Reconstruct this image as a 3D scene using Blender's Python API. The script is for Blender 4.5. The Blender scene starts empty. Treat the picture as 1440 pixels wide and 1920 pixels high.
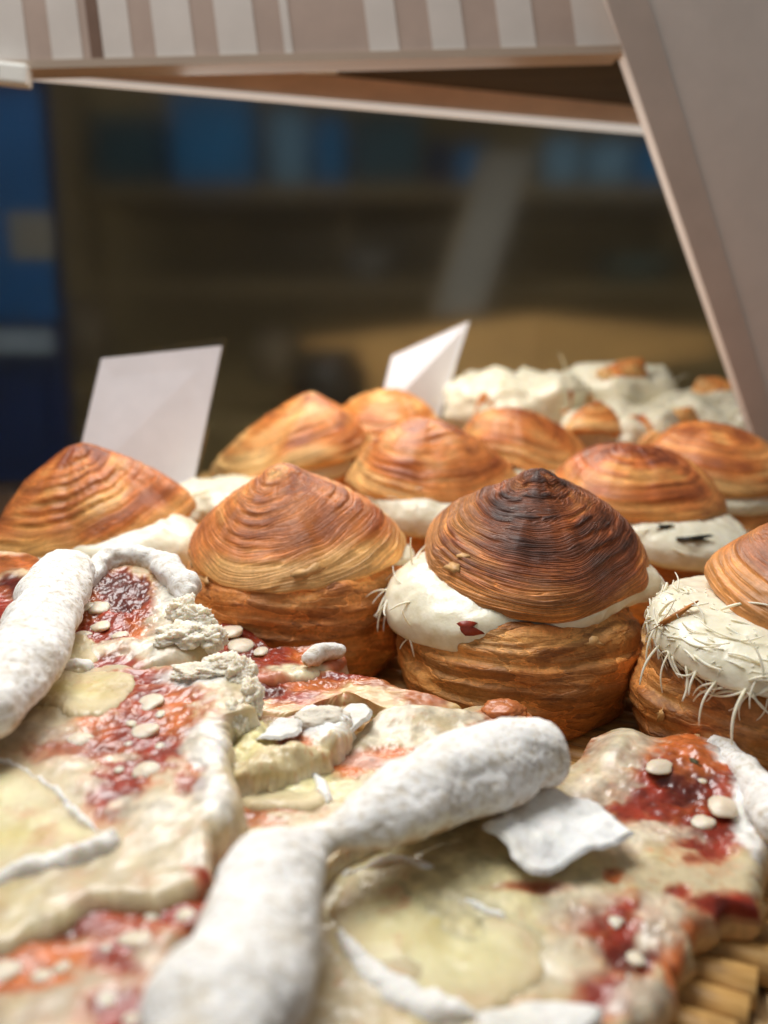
import bpy, math, random
import numpy as np
from mathutils import Vector, Matrix, Euler

# ------------------------------------------------------------------ camera, world, lights
# all coordinates below are written in centimetres; C2M turns them into metres
C2M = 0.01
sc = bpy.context.scene
CAM_Z, PITCH, FPX = 13.4, math.radians(13.0), 1600.0
cd = bpy.data.cameras.new('camera'); cam = bpy.data.objects.new('camera', cd)
sc.collection.objects.link(cam); sc.camera = cam
cam.location = (0, 0, CAM_Z*C2M); cam.rotation_euler = (math.pi/2 - PITCH, 0, 0)
cd.sensor_fit = 'HORIZONTAL'; cd.sensor_width = 36.0; cd.lens = 36.0*FPX/1440.0
cd.clip_start = 0.005; cd.clip_end = 50
cd.dof.use_dof = True; cd.dof.focus_distance = 0.262; cd.dof.aperture_fstop = 8.5

w = bpy.data.worlds.new('World'); sc.world = w; w.use_nodes = True
bg = w.node_tree.nodes['Background']
bg.inputs[0].default_value = (1.0, 0.985, 0.96, 1); bg.inputs[1].default_value = 0.185

def area(name, loc, target, sx, sy, power, col):
    l = bpy.data.lights.new(name, 'AREA'); l.shape = 'RECTANGLE'; l.size = sx; l.size_y = sy
    l.energy = power; l.color = col
    o = bpy.data.objects.new(name, l); sc.collection.objects.link(o)
    o.location = Vector(loc)*C2M
    d = (Vector(target)-Vector(loc)); o.rotation_euler = d.to_track_quat('-Z', 'Y').to_euler()
    return o
area('ceiling_lamp', (-15, 38, 66), (0, 26, 0), 0.46, 0.34, 5.9, (1.0, 0.985, 0.965))
sc.view_settings.view_transform = 'Standard'; sc.view_settings.look = 'None'
sc.view_settings.exposure = 0.0; sc.view_settings.gamma = 1.0
sc.cycles.use_denoising = True
sc.cycles.max_bounces = 6

# ------------------------------------------------------------------ helpers
CP, SP = math.cos(PITCH), math.sin(PITCH)
def ray(u, v):
    x = (u-720.0)/FPX; y = (960.0-v)/FPX
    return np.array([x, CP + y*SP, -SP + y*CP])
def at_z(u, v, z):
    d = ray(u, v); return np.array([0, 0, CAM_Z]) + d*((z-CAM_Z)/d[2])
def at_y(u, v, Y):
    d = ray(u, v); return np.array([0, 0, CAM_Z]) + d*(Y/d[1])
class Plane:
    """tilted support plane z = z0 + a (x-xc) + b (y-yc)"""
    def __init__(s, u, v, z0, a=0.0, b=0.0):
        s.c = at_z(u, v, z0); s.z0 = z0; s.a = a; s.b = b
    def z(s, x, y): return s.z0 + s.a*(x-s.c[0]) + s.b*(y-s.c[1])
    def hit(s, u, v, dz=0.0):
        d = ray(u, v)
        t = (s.z0 + dz - s.a*s.c[0] - s.b*s.c[1] - CAM_Z)/(d[2] - s.a*d[0] - s.b*d[1])
        return np.array([0, 0, CAM_Z]) + d*t

rng = np.random.default_rng(7); random.seed(7)
_T = rng.uniform(-1, 1, (64, 64, 64))
def vn(p):
    p = np.asarray(p, float); i = np.floor(p).astype(int); f = p - i
    f = f*f*f*(f*(f*6-15)+10)
    i0 = i & 63; i1 = (i+1) & 63
    x0, y0, z0 = i0[..., 0], i0[..., 1], i0[..., 2]; x1, y1, z1 = i1[..., 0], i1[..., 1], i1[..., 2]
    fx, fy, fz = f[..., 0], f[..., 1], f[..., 2]
    a = _T[x0, y0, z0]*(1-fx)+_T[x1, y0, z0]*fx; b = _T[x0, y1, z0]*(1-fx)+_T[x1, y1, z0]*fx
    c = _T[x0, y0, z1]*(1-fx)+_T[x1, y0, z1]*fx; d = _T[x0, y1, z1]*(1-fx)+_T[x1, y1, z1]*fx
    return (a*(1-fy)+b*fy)*(1-fz) + (c*(1-fy)+d*fy)*fz
def fbm(p, o=4, g=0.5, l=2.03):
    p = np.asarray(p, float); s = 0; a = 1.0; n = 0
    for k in range(o):
        s = s + a*vn(p + 17.3*k); n += a; a *= g; p = p*l
    return s/n
def sst(a, b, x):
    t = np.clip((x-a)/(b-a), 0, 1); return t*t*(3-2*t)
def S(r, g, b):
    f = lambda c: c/12.92 if c <= 0.04045 else ((c+0.055)/1.055)**2.4
    return np.array([f(r/255), f(g/255), f(b/255)])
def mixc(a, b, t): return a + (b-a)*np.asarray(t)[..., None]

COL = sc.collection
def mk(name, V, F, mat, parent=None, base=(0, 0, 0), col=None, rough=None, lam=None, smooth=True):
    me = bpy.data.meshes.new(name)
    V = (np.asarray(V, float) - np.asarray(base, float))*C2M
    if isinstance(F, np.ndarray):
        n, k = F.shape
        me.vertices.add(len(V)); me.vertices.foreach_set('co', V.astype(np.float32).ravel())
        me.loops.add(n*k); me.loops.foreach_set('vertex_index', F.astype(np.int32).ravel())
        me.polygons.add(n); me.polygons.foreach_set('loop_start', np.arange(0, n*k, k, dtype=np.int32))
        me.update(calc_edges=True)
    else:
        me.from_pydata([tuple(p) for p in V], [], F)
    if smooth: me.polygons.foreach_set('use_smooth', np.ones(len(me.polygons), bool))
    if col is not None:
        a = me.attributes.new('Col', 'FLOAT_COLOR', 'POINT')
        a.data.foreach_set('color', np.concatenate([col, np.ones((len(col), 1))], 1).astype(np.float32).ravel())
    if rough is not None:
        a = me.attributes.new('Rough', 'FLOAT', 'POINT'); a.data.foreach_set('value', rough.astype(np.float32))
    if lam is not None:
        a = me.attributes.new('lam', 'FLOAT_VECTOR', 'POINT'); a.data.foreach_set('vector', lam.astype(np.float32).ravel())
    me.validate(); me.update()
    if mat: me.materials.append(mat)
    o = bpy.data.objects.new(name, me); COL.objects.link(o)
    if parent: o.parent = parent
    return o
def tag(o, label=None, cat=None, group=None, kind=None):
    if label: o['label'] = label
    if cat: o['category'] = cat
    if group: o['group'] = group
    if kind: o['kind'] = kind
    return o
def thing(name, loc, label, cat, group=None):
    o = bpy.data.objects.new(name, None); COL.objects.link(o); o.location = Vector(loc)*C2M
    o.empty_display_size = 0.01
    return tag(o, label, cat, group)
def base_of(o): return np.array(o.location)/C2M if o is not None else np.zeros(3)

def grid_faces(nu, nv, wrap=True):
    """nv rings of nu points"""
    j, i = np.meshgrid(np.arange(nv-1), np.arange(nu if wrap else nu-1), indexing='ij')
    i2 = (i+1) % nu
    return np.stack([j*nu+i, j*nu+i2, (j+1)*nu+i2, (j+1)*nu+i], -1).reshape(-1, 4)
def catmull(P, n, closed=False):
    P = np.asarray(P, float); m = len(P)
    t = np.linspace(0, m if closed else m-1, n, endpoint=not closed)
    i = np.floor(t).astype(int)
    if not closed: i = np.minimum(i, m-2)
    f = (t-i)[:, None]
    g = (lambda k: P[k % m]) if closed else (lambda k: P[np.clip(k, 0, m-1)])
    a, b, c, d = g(i-1), g(i), g(i+1), g(i+2)
    return 0.5*((2*b)+(c-a)*f+(2*a-5*b+4*c-d)*f**2+(3*b-a-3*c+d)*f**3)
def resample(P, n, closed=False):
    Q = np.vstack([P, P[:1]]) if closed else P
    s = np.concatenate([[0], np.cumsum(np.linalg.norm(np.diff(Q, axis=0), axis=1))])
    t = np.linspace(0, s[-1], n, endpoint=not closed)
    return np.stack([np.interp(t, s, Q[:, k]) for k in range(Q.shape[1])], 1)
def bevbox(name, size, mat, parent, loc, rot=(0, 0, 0), bev=0.1):
    """box with bevelled edges; size / loc in cm relative to the parent"""
    import bmesh
    bm = bmesh.new(); bmesh.ops.create_cube(bm, size=1.0)
    for v in bm.verts: v.co = Vector((v.co.x*size[0], v.co.y*size[1], v.co.z*size[2]))*C2M
    if bev: bmesh.ops.bevel(bm, geom=list(bm.edges), offset=bev*C2M, segments=2, affect='EDGES', profile=0.6)
    me = bpy.data.meshes.new(name); bm.to_mesh(me); bm.free(); me.materials.append(mat)
    o = bpy.data.objects.new(name, me); COL.objects.link(o); o.parent = parent
    o.location = Vector(loc)*C2M; o.rotation_euler = rot
    return o
def lathe(name, prof, mat, parent, loc, n=40):
    P = np.array(prof, float); th = np.linspace(0, 2*np.pi, n, endpoint=False)
    V = np.stack([P[:, 0, None]*np.cos(th), P[:, 0, None]*np.sin(th), np.repeat(P[:, 1, None], n, 1)], -1).reshape(-1, 3)
    o = mk(name, V, grid_faces(n, len(P)), mat, parent); o.location = Vector(loc)*C2M
    return o

# ------------------------------------------------------------------ materials
class NT:
    def __init__(s, name):
        s.m = bpy.data.materials.new(name); s.m.use_nodes = True; s.t = s.m.node_tree; s.n = s.t.nodes
        s.b = s.n['Principled BSDF']
    def add(s, t, **kw):
        n = s.n.new(t)
        for k, v in kw.items():
            if k.startswith('i_'):
                key = k[2:]; n.inputs[int(key) if key.isdigit() else key.replace('_', ' ')].default_value = v
            else: setattr(n, k, v)
        return n
    def link(s, a, b): s.t.links.new(a, b)
    def attr(s, nm): return s.add('ShaderNodeAttribute', attribute_name=nm)
    def noise(s, vec, scale, detail=4, rough=0.55, dist=0.0, ms=None):
        if ms is not None:
            mp = s.add('ShaderNodeMapping'); mp.inputs['Scale'].default_value = ms; s.link(vec, mp.inputs[0]); vec = mp.outputs[0]
        n = s.add('ShaderNodeTexNoise'); n.inputs['Scale'].default_value = scale; n.inputs['Detail'].default_value = detail
        n.inputs['Roughness'].default_value = rough; n.inputs['Distortion'].default_value = dist
        s.link(vec, n.inputs['Vector']); return n.outputs[0]
    def ramp(s, f, stops):
        r = s.add('ShaderNodeValToRGB'); e = r.color_ramp.elements
        while len(e) < len(stops): e.new(0.5)
        for q, (p, c) in zip(e, stops):
            q.position = p; q.color = (c[0], c[1], c[2], 1) if hasattr(c, '__len__') else (c, c, c, 1)
        s.link(f, r.inputs[0]); return r.outputs[0]
    def mix(s, f, a, b, mode='MIX'):
        m = s.add('ShaderNodeMix', data_type='RGBA', blend_type=mode)
        for sock, v in ((m.inputs[0], f), (m.inputs[6], a), (m.inputs[7], b)):
            if hasattr(v, 'is_output'): s.link(v, sock)
            elif hasattr(v, '__len__'): sock.default_value = (v[0], v[1], v[2], 1)
            else: sock.default_value = v
        return m.outputs[2]
    def math(s, op, a, b=0.0):
        m = s.add('ShaderNodeMath', operation=op)
        for k, v in enumerate((a, b)):
            if hasattr(v, 'is_output'): s.link(v, m.inputs[k])
            else: m.inputs[k].default_value = v
        return m.outputs[0]
    def bump(s, h, strength, dist):
        b = s.add('ShaderNodeBump'); b.inputs['Strength'].default_value = strength; b.inputs['Distance'].default_value = dist
        s.link(h, b.inputs['Height']); s.link(b.outputs[0], s.b.inputs['Normal']); return b
    def obj(s): return s.add('ShaderNodeTexCoord').outputs['Object']
    def set(s, **kw):
        for k, v in kw.items():
            i = s.b.inputs[k.replace('_', ' ')]
            if hasattr(v, 'is_output'): s.link(v, i)
            elif hasattr(v, '__len__') and i.type == 'RGBA': i.default_value = (v[0], v[1], v[2], 1)
            else: i.default_value = v
        return s
    def sss(s, wgt, rad, scale):
        s.b.inputs['Subsurface Weight'].default_value = wgt
        s.b.inputs['Subsurface Radius'].default_value = rad; s.b.inputs['Subsurface Scale'].default_value = scale

def m_pastry(name, lines=9.0, kl=1.0, k1=0.6, bump=0.7, rough=0.45, blis=0.0, grain=0.2):
    """layer lips every 1/lines cm along lam.z, broken up and uneven; kl = their contrast"""
    t = NT(name); c = t.attr('Col').outputs['Color']; L = t.attr('lam').outputs['Vector']; o = t.obj()
    z = t.add('ShaderNodeSeparateXYZ'); t.link(L, z.inputs[0]); z = z.outputs[2]
    nw = t.noise(L, 1.0, 1.5, 0.45, 0.0, (0.7, 0.7, 1.6)); n1 = t.noise(L, 1.0, 2, 0.5, 0.0, (0.5, 0.5, 3.2))
    nb = t.noise(L, 1.0, 3, 0.6, 0.0, (1.3, 1.3, 7.0)); n3 = t.noise(o, 560, 5, 0.75); n4 = t.noise(o, 80, 4, 0.6)
    def lip(f, ph):
        x = t.math('ADD', t.math('MULTIPLY', z, f), t.math('ADD', t.math('MULTIPLY', nw, 7.0), ph)); return t.math('FRACT', x)
    fa = lip(lines, 0.0); fb = lip(lines*2.3, 3.7)
    la = t.ramp(fa, [(0.0, 0.55), (0.12, 0.0), (0.5, 0.12), (0.80, 0.35), (0.93, 1.0), (1.0, 0.6)]); lb = t.ramp(fb, [(0.0, 0.4), (0.15, 0.0), (0.7, 0.25), (0.9, 1.0), (1.0, 0.5)])
    brk = t.ramp(nb, [(0.36, 0.0), (0.6, 1.0)])
    lip_ = t.math('MULTIPLY', t.math('ADD', t.math('MULTIPLY', la, 0.62), t.math('MULTIPLY', lb, 0.38)), t.math('ADD', t.math('MULTIPLY', brk, 0.75), 0.25))
    k = t.mix(1.0, c, t.ramp(n1, [(0.3, 1-0.5*k1), (0.52, 1.0), (0.74, 1+0.5*k1)]), 'MULTIPLY')
    k = t.mix(1.0, k, t.ramp(lip_, [(0.0, 1-0.42*kl), (0.25, 1.0), (0.55, 1+0.7*kl), (0.9, 1+1.6*kl)]), 'MULTIPLY')
    k = t.mix(1.0, k, t.ramp(n3, [(0.3, 1-grain), (0.7, 1+grain)]), 'MULTIPLY'); k = t.mix(1.0, k, t.ramp(n4, [(0.3, 0.78), (0.7, 1.18)]), 'MULTIPLY')
    h = t.math('ADD', t.math('MULTIPLY', lip_, 0.9*kl), t.math('ADD', t.math('MULTIPLY', n1, 0.5*k1), t.math('MULTIPLY', n3, 0.22)))
    if blis:
        def vor(feat, ms, jit):
            mp = t.add('ShaderNodeMapping'); mp.inputs['Scale'].default_value = ms; t.link(L, mp.inputs[0])
            dn = t.add('ShaderNodeTexNoise'); dn.inputs['Scale'].default_value = 1.4; dn.inputs['Detail'].default_value = 4; t.link(mp.outputs[0], dn.inputs['Vector'])
            va = t.add('ShaderNodeVectorMath', operation='MULTIPLY_ADD'); va.inputs[1].default_value = (jit, jit, jit); t.link(dn.outputs['Color'], va.inputs[0]); t.link(mp.outputs[0], va.inputs[2])
            v = t.add('ShaderNodeTexVoronoi', feature=feat); v.inputs['Scale'].default_value = 1.0; t.link(va.outputs[0], v.inputs['Vector']); return v
        ve = vor('DISTANCE_TO_EDGE', (1.5, 1.5, 1.3), 1.3).outputs['Distance']; vc = vor('F1', (1.5, 1.5, 1.3), 1.3).outputs['Color']
        sx = t.add('ShaderNodeSeparateColor'); t.link(vc, sx.inputs[0]); cell = sx.outputs[0]
        k = t.mix(1.0, k, t.ramp(cell, [(0.0, 0.66), (0.5, 1.0), (1.0, 1.32)]), 'MULTIPLY')
        k = t.mix(t.ramp(ve, [(0.0, 0.55), (0.045, 0.0)]), k, t.mix(1.0, k, (1.8, 1.75, 1.7), 'MULTIPLY'))
        h = t.math('ADD', h, t.math('MULTIPLY', t.math('ADD', cell, t.ramp(ve, [(0.0, 0.0), (0.06, 0.6)])), 0.5))
        ns = t.noise(L, 1.0, 5, 0.62, 0.9, (1.6, 1.6, 2.6)); nq = t.noise(o, 240, 5, 0.65, 0.6)
        h = t.math('ADD', h, t.math('ADD', t.math('MULTIPLY', ns, blis*1.5), t.math('MULTIPLY', nq, blis*0.6)))
        k = t.mix(t.ramp(ns, [(0.54, 0.0), (0.62, 0.75)]), k, t.mix(1.0, k, (0.50, 0.42, 0.36), 'MULTIPLY'))
        k = t.mix(t.ramp(nq, [(0.28, 0.7), (0.40, 0.0)]), k, t.mix(1.0, k, (1.5, 1.5, 1.5), 'MULTIPLY'))
    t.bump(h, bump, 0.0013)
    t.set(Base_Color=k, Roughness=t.ramp(n3, [(0.3, rough+.14), (0.7, rough-.06)]), Specular_IOR_Level=0.4, Coat_Weight=0.08, Coat_Roughness=0.38)
    t.sss(0.08, (0.004, 0.0018, 0.0008), 0.5); return t.m
def m_food(name, sss=0.25, bump=0.35, scale=260, coat=0.0, var=0.12):
    t = NT(name); c = t.attr('Col').outputs['Color']; r = t.attr('Rough').outputs['Fac']; o = t.obj()
    n = t.noise(o, scale, 5, 0.62); n2 = t.noise(o, scale*4.2, 4, 0.6)
    k = t.mix(1.0, c, t.ramp(n, [(0.3, 1-var*1.3), (0.7, 1+var)]), 'MULTIPLY')
    t.bump(t.math('ADD', n, t.math('MULTIPLY', n2, 0.35)), bump, 0.0014)
    t.set(Base_Color=k, Roughness=r, Specular_IOR_Level=0.5, Coat_Weight=coat, Coat_Roughness=0.25)
    t.sss(sss, (0.005, 0.0032, 0.0018), 0.6); return t.m
def m_cream():
    t = NT('cream'); o = t.obj(); n = t.noise(o, 230, 3, 0.5); n2 = t.noise(o, 900, 3, 0.6)
    k = t.ramp(n, [(0.3, S(224, 216, 188)), (0.7, S(240, 235, 215))])
    t.bump(t.math('ADD', n, t.math('MULTIPLY', n2, 0.2)), 0.3, 0.0012)
    t.set(Base_Color=k, Roughness=0.26, Specular_IOR_Level=0.5); t.sss(0.5, (0.006, 0.005, 0.0035), 0.5); return t.m
def m_flour():
    t = NT('floured crust'); o = t.obj()
    n = t.noise(o, 95, 6, 0.62); n2 = t.noise(o, 520, 5, 0.65); n3 = t.noise(o, 60, 4, 0.5, 0.6, (1, 1, 1))
    wr = t.noise(o, 130, 3, 0.6, 1.4, (0.6, 1.8, 1.2))
    k = t.ramp(n, [(0.22, S(206, 190, 162)), (0.34, S(224, 218, 206)), (0.48, S(240, 238, 233)), (0.7, S(246, 245, 242))])
    k = t.mix(t.ramp(n2, [(0.34, 0.75), (0.48, 0.0)]), k, S(204, 190, 166))
    k = t.mix(t.ramp(n3, [(0.70, 0.0), (0.80, 0.35)]), k, S(196, 160, 118))
    fa = t.math('ADD', t.attr('Rough').outputs['Fac'], t.math('MULTIPLY', t.math('SUBTRACT', n, 0.5), 1.1))
    k = t.mix(t.ramp(fa, [(0.25, 1.0), (0.62, 0.0)]), k, t.ramp(n2, [(0.3, S(176, 126, 76)), (0.7, S(222, 190, 144))]))
    crack = t.ramp(wr, [(0.44, 1.0), (0.485, 0.0), (0.53, 1.0)])
    k = t.mix(t.ramp(crack, [(0.0, 0.5), (0.6, 0.0)]), k, S(182, 168, 148))
    k = t.mix(t.ramp(n2, [(0.5, 0.0), (0.70, 0.6)]), k, S(246, 245, 243))
    h = t.math('ADD', t.math('MULTIPLY', n, 0.45), t.math('ADD', t.math('MULTIPLY', n2, 0.32), t.math('MULTIPLY', crack, 0.22)))
    t.bump(h, 0.34, 0.0022)
    t.set(Base_Color=k, Roughness=0.85, Specular_IOR_Level=0.2); t.sss(0.15, (0.004, 0.003, 0.002), 0.5); return t.m
def m_simple(name, c, rough=0.6, spec=0.4, nscale=60, var=0.15, bump=0.0, ms=None, metallic=0.0):
    t = NT(name); o = t.obj(); n = t.noise(o, nscale, 5, 0.6, 0.0, ms); c = np.array(c)
    t.set(Base_Color=t.ramp(n, [(0.3, c*(1-var)), (0.7, c*(1+var))]), Roughness=rough, Specular_IOR_Level=spec, Metallic=metallic)
    if bump: t.bump(n, bump, 0.001)
    return t.m
def m_bamboo():
    t = NT('bamboo cane'); o = t.obj()
    n = t.noise(o, 1.0, 5, 0.6, 0.0, (60, 700, 700)); n2 = t.noise(o, 70, 4, 0.6)
    k = t.ramp(n, [(0.25, S(150, 108, 56)), (0.5, S(206, 160, 94)), (0.75, S(230, 194, 134))])
    k = t.mix(t.ramp(n2, [(0.55, 0.0), (0.7, 0.6)]), k, S(104, 66, 30))
    t.bump(n, 0.2, 0.0006); t.set(Base_Color=k, Roughness=0.42, Specular_IOR_Level=0.45); return t.m
def m_shred():
    t = NT('coconut shred'); n = t.noise(t.obj(), 400, 3, 0.6)
    t.set(Base_Color=t.ramp(n, [(0.3, S(240, 226, 190)), (0.7, S(250, 244, 224))]), Roughness=0.4); t.sss(0.5, (0.004, 0.003, 0.002), 0.5); return t.m
def m_acrylic():
    t = NT('clear acrylic'); t.set(Base_Color=(0.95, 0.95, 0.95), Roughness=0.05, Transmission_Weight=1.0, IOR=1.2); return t.m
def m_led():
    t = NT('led diffuser'); t.set(Base_Color=(0.9, 0.9, 0.9), Emission_Color=(1.0, 0.93, 0.85), Emission_Strength=0.38, Roughness=0.4); return t.m

PASTRY = m_pastry('laminated pastry', 7.0, 0.85, 0.7, 0.85, 0.46, 0.0, 0.25); PSOFT = m_pastry('glazed pastry', 4.2, 0.34, 0.6, 0.42, 0.4, 0.0, 0.16); PMID = m_pastry('layered pastry', 5.0, 0.5, 0.55, 0.6, 0.42, 0.0, 0.2); PBASE = m_pastry('pastry side', 2.0, 0.10, 0.2, 0.6, 0.48, 1.0, 0.25); CREAM = m_cream(); FLOUR = m_flour(); SHRED = m_shred(); BAMBOO = m_bamboo()
PIZZA = m_food('pizza topping', 0.45, 0.12, 240, 0.45, 0.15); BRIE = m_food('brie paste', 0.4, 0.14, 180, 0.0, 0.07)
RIND = m_food('white rind', 0.2, 0.25, 420, 0.0, 0.08); CRUMB = m_food('bread crumb', 0.5, 0.35, 420, 0.0, 0.1)
DOT = m_food('cheese bead', 0.7, 0.12, 300, 0.0, 0.05); FLAKE = m_simple('pastry flake', S(206, 160, 104), 0.5, 0.4, 300, 0.25, 0.3)

# ------------------------------------------------------------------ pastry builders
def profile(ctrl, n):
    P = catmull(np.array(ctrl, float), 400); P[:, 0] = np.maximum(P[:, 0], 0.0)
    return resample(P, n)
def tilt_mat(tx, ty):
    return np.array((Matrix.Rotation(math.radians(tx), 3, 'X') @ Matrix.Rotation(math.radians(ty), 3, 'Y')))
LID = [(0, 1.0), (0.08, 0.985), (0.16, 0.93), (0.28, 0.835), (0.46, 0.705), (0.66, 0.515), (0.84, 0.30), (0.96, 0.11), (1.0, -0.04), (0.95, -0.12), (0.78, -0.13), (0.4, -0.04), (0, 0)]
LIDC = [(0, 1.0), (0.07, 0.99), (0.14, 0.94), (0.20, 0.87), (0.32, 0.775), (0.52, 0.62), (0.72, 0.43), (0.88, 0.24), (0.975, 0.08), (1.0, -0.05), (0.95, -0.12), (0.78, -0.12), (0.4, -0.04), (0, 0)]
LIDF = [(0, 1.0), (0.12, 0.985), (0.30, 0.92), (0.50, 0.80), (0.70, 0.61), (0.86, 0.38), (0.97, 0.13), (1.0, -0.04), (0.95, -0.14), (0.78, -0.13), (0.4, -0.04), (0, 0)]
BASE = [(0, 0), (0.6, 0.0), (0.84, 0.02), (0.93, 0.12), (0.99, 0.32), (1.0, 0.55), (0.96, 0.78), (0.88, 0.92), (0.74, 1.0), (0.4, 0.98), (0, 0.96)]
def laminated(name, parent, ctrl, R, H, org, seed, nth, npr, pal, coarse, amp, fine, fam, slant=0.0, M=np.eye(3), wob=0.05, ecc=(1, 1), lean=(0, 0), dark_top=0.0, slump=0.0, mat=None, bend=0.3):
    P = profile(ctrl, npr); so = np.array([seed*3.17, seed*7.7, seed*1.3])
    arc = np.concatenate([[0], np.cumsum(np.linalg.norm(np.diff(P*np.array([R, H]), axis=0), axis=1))])
    th = np.linspace(0, 2*np.pi, nth, endpoint=False) + math.pi/2      # seam at the back
    A, TH = np.meshgrid(arc, th, indexing='ij')
    r = np.repeat(P[:, 0, None], nth, 1)*R; z = np.repeat(P[:, 1, None], nth, 1)*H
    ct, st = np.cos(TH), np.sin(TH)
    T2 = np.gradient(P*np.array([R, H]), axis=0); T2 /= np.maximum(np.linalg.norm(T2, axis=1), 1e-6)[:, None]
    nr, nz = (T2[:, 1][:, None], -T2[:, 0][:, None]) if ctrl is BASE else (-T2[:, 1][:, None], T2[:, 0][:, None])
    q = np.stack([ct*1.3, st*1.3, A*0.35], -1) + so
    warp = vn(q*0.55)*0.5 + fbm(q*1.3+40, 2)*0.10 + slant*np.cos(TH-1.1)*0.6
    s = A + warp + coarse*1.0*((TH-math.pi/2)/(2*np.pi))
    def saw(x, p, k):
        f = (x/p) % 1.0
        return np.where(f < k, f/k, (1-f)/(1-k))
    e1 = lambda x, f, o: vn(np.stack([x*f+o, np.full_like(x, o*.37), np.full_like(x, 1.7*o)], -1))
    sa = s + coarse*1.1*e1(s, 0.9/coarse*.6, seed); sbb = s*0.87 + 0.31 + coarse*1.2*e1(s, 0.8/coarse*.6, seed+9) + 0.25*vn(q*0.8+77)
    mb = sst(-0.15, 0.15, vn(np.stack([ct*1.3, st*1.3, A*0.5], -1)+so+12))
    m1 = np.clip(0.5+2.0*fbm(np.stack([ct*1.3, st*1.3, A*0.9], -1)+so+5, 2), 0.0, 1.6)
    h1 = saw(sa, coarse, 0.82)*(1-mb)+saw(sbb, coarse, 0.82)*mb-0.5
    m2 = np.clip(0.5+1.2*fbm(np.stack([ct*1.4, st*1.4, A*1.1], -1)+so+9, 2), 0.0, 1.4)
    h2 = saw(s+0.9*fine*e1(s, 0.6/fine, seed+3), fine, 0.75)-0.5
    fold = 0.0
    if ctrl is BASE: fold = 0.34*fbm(np.stack([ct*1.7, st*1.7, A*1.0], -1)+so+15, 3)
    edge = sst(0.0, 0.5, r/R*2.0)
    outer = np.ones_like(A)
    if ctrl is not BASE:
        k = int(np.argmax(P[:, 0])); outer = np.repeat(np.where(np.arange(npr) <= k+2, 1.0, 0.25)[:, None], nth, 1)
    d = (amp*m1*h1 + fam*m2*h2 + fold)*(0.35+0.65*edge)*outer + (0.10 if ctrl is BASE else bend)*fbm(np.stack([ct*R*0.36, st*R*0.36, z*0.4], -1)+so, 3)*(1 if ctrl is BASE else np.minimum(1, r/R*1.6))
    rr = r*(1 + wob*vn(np.stack([ct*1.1, st*1.1, np.zeros_like(A)], -1)+so+31)) + d*nr; zz = z + d*nz
    if slump: zz = zz - slump*(0.5+0.5*vn(np.stack([ct*1.4, st*1.4, np.zeros_like(A)], -1)+so+50))*(r/R)**2
    k2 = np.clip(z/H, 0, 1)**1.3
    V = np.stack([rr*ct*ecc[0]+lean[0]*k2, rr*st*ecc[1]+lean[1]*k2, zz], -1).reshape(-1, 3)
    V = V @ np.asarray(M).T + np.asarray(org)
    # colour: pale crevices, browned ridges, own blotches of baking
    lt, md, dk = pal
    t = 0.46 + 0.8*fbm(np.stack([ct*R*0.3, st*R*0.3, s*0.9], -1)+so+70, 3) + 0.30*(h1*m1) + 0.2*h2*m2
    if ctrl is not BASE: t = t + dark_top*(1-sst(0.05, 0.95, r/R)) - 0.42*sst(0.80, 1.0, r/R)
    else: t = t + 0.15*(1-sst(0.0, 0.35, z/H)) - 0.1*sst(0.6, 1, z/H)
    t = np.clip(t, 0, 1)
    col = np.where((t < 0.5)[..., None], mixc(lt, md, t*2), mixc(md, dk, t*2-1))
    if ctrl is not BASE: col = mixc(col, lt*1.15, np.clip(1-outer, 0, 1))
    lam = np.stack([ct*1.5+so[0], st*1.5+so[1], s+so[2]], -1)
    return mk(name, V, grid_faces(nth, npr), mat or (PBASE if ctrl is BASE else PSOFT), parent, base_of(parent), col.reshape(-1, 3), None, lam.reshape(-1, 3))
def cream_disc(parent, R0, zc, hc, org, seed, bulges, M=np.eye(3), nth=160, nph=48, droop=0.25, mat=None, name='cream', lump=0.12):
    so = np.array([seed*2.3, seed*5.1, seed*0.7])
    th = np.linspace(0, 2*np.pi, nth, endpoint=False); ph = np.linspace(-np.pi/2, np.pi/2, nph)
    PH, TH = np.meshgrid(ph, th, indexing='ij')
    Rt = R0 + 0.16*vn(np.stack([np.cos(TH)*2, np.sin(TH)*2, TH*0], -1)+so)
    ht = np.ones_like(TH)
    for (ang, amp, wd, *hh) in bulges:
        dl = np.angle(np.exp(1j*(TH-math.radians(ang)))); g = np.exp(-(dl/math.radians(wd))**2)
        Rt = Rt + amp*g
        if hh: ht = ht + (hh[0]-1)*g
    c = np.abs(np.cos(PH))**0.45; s_ = np.sign(np.sin(PH))*np.abs(np.sin(PH))**0.8
    x = Rt*c*np.cos(TH); y = Rt*c*np.sin(TH); z = zc + hc*ht*s_*np.where(c > 0.2, 1, 1)
    rad = np.sqrt(x*x+y*y); over = np.maximum(rad-R0, 0)
    z = z - droop*over**1.6 - droop*0.6*over*(s_ < 0)
    p = np.stack([x, y, z], -1)
    dn = lump*fbm(p*(0.9 if lump < .4 else 0.5)+so, 3) + 0.07*fbm(p*2.0+so, 3)
    n = np.stack([np.cos(TH)*np.cos(PH), np.sin(TH)*np.cos(PH), np.sin(PH)], -1)
    p = p + n*dn[..., None]
    V = p.reshape(-1, 3) @ np.asarray(M).T + np.asarray(org)
    o = mk(name, V, grid_faces(nth, nph), mat or CREAM, parent, base_of(parent))
    return o, p @ np.asarray(M).T + np.asarray(org), n @ np.asarray(M).T
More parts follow.
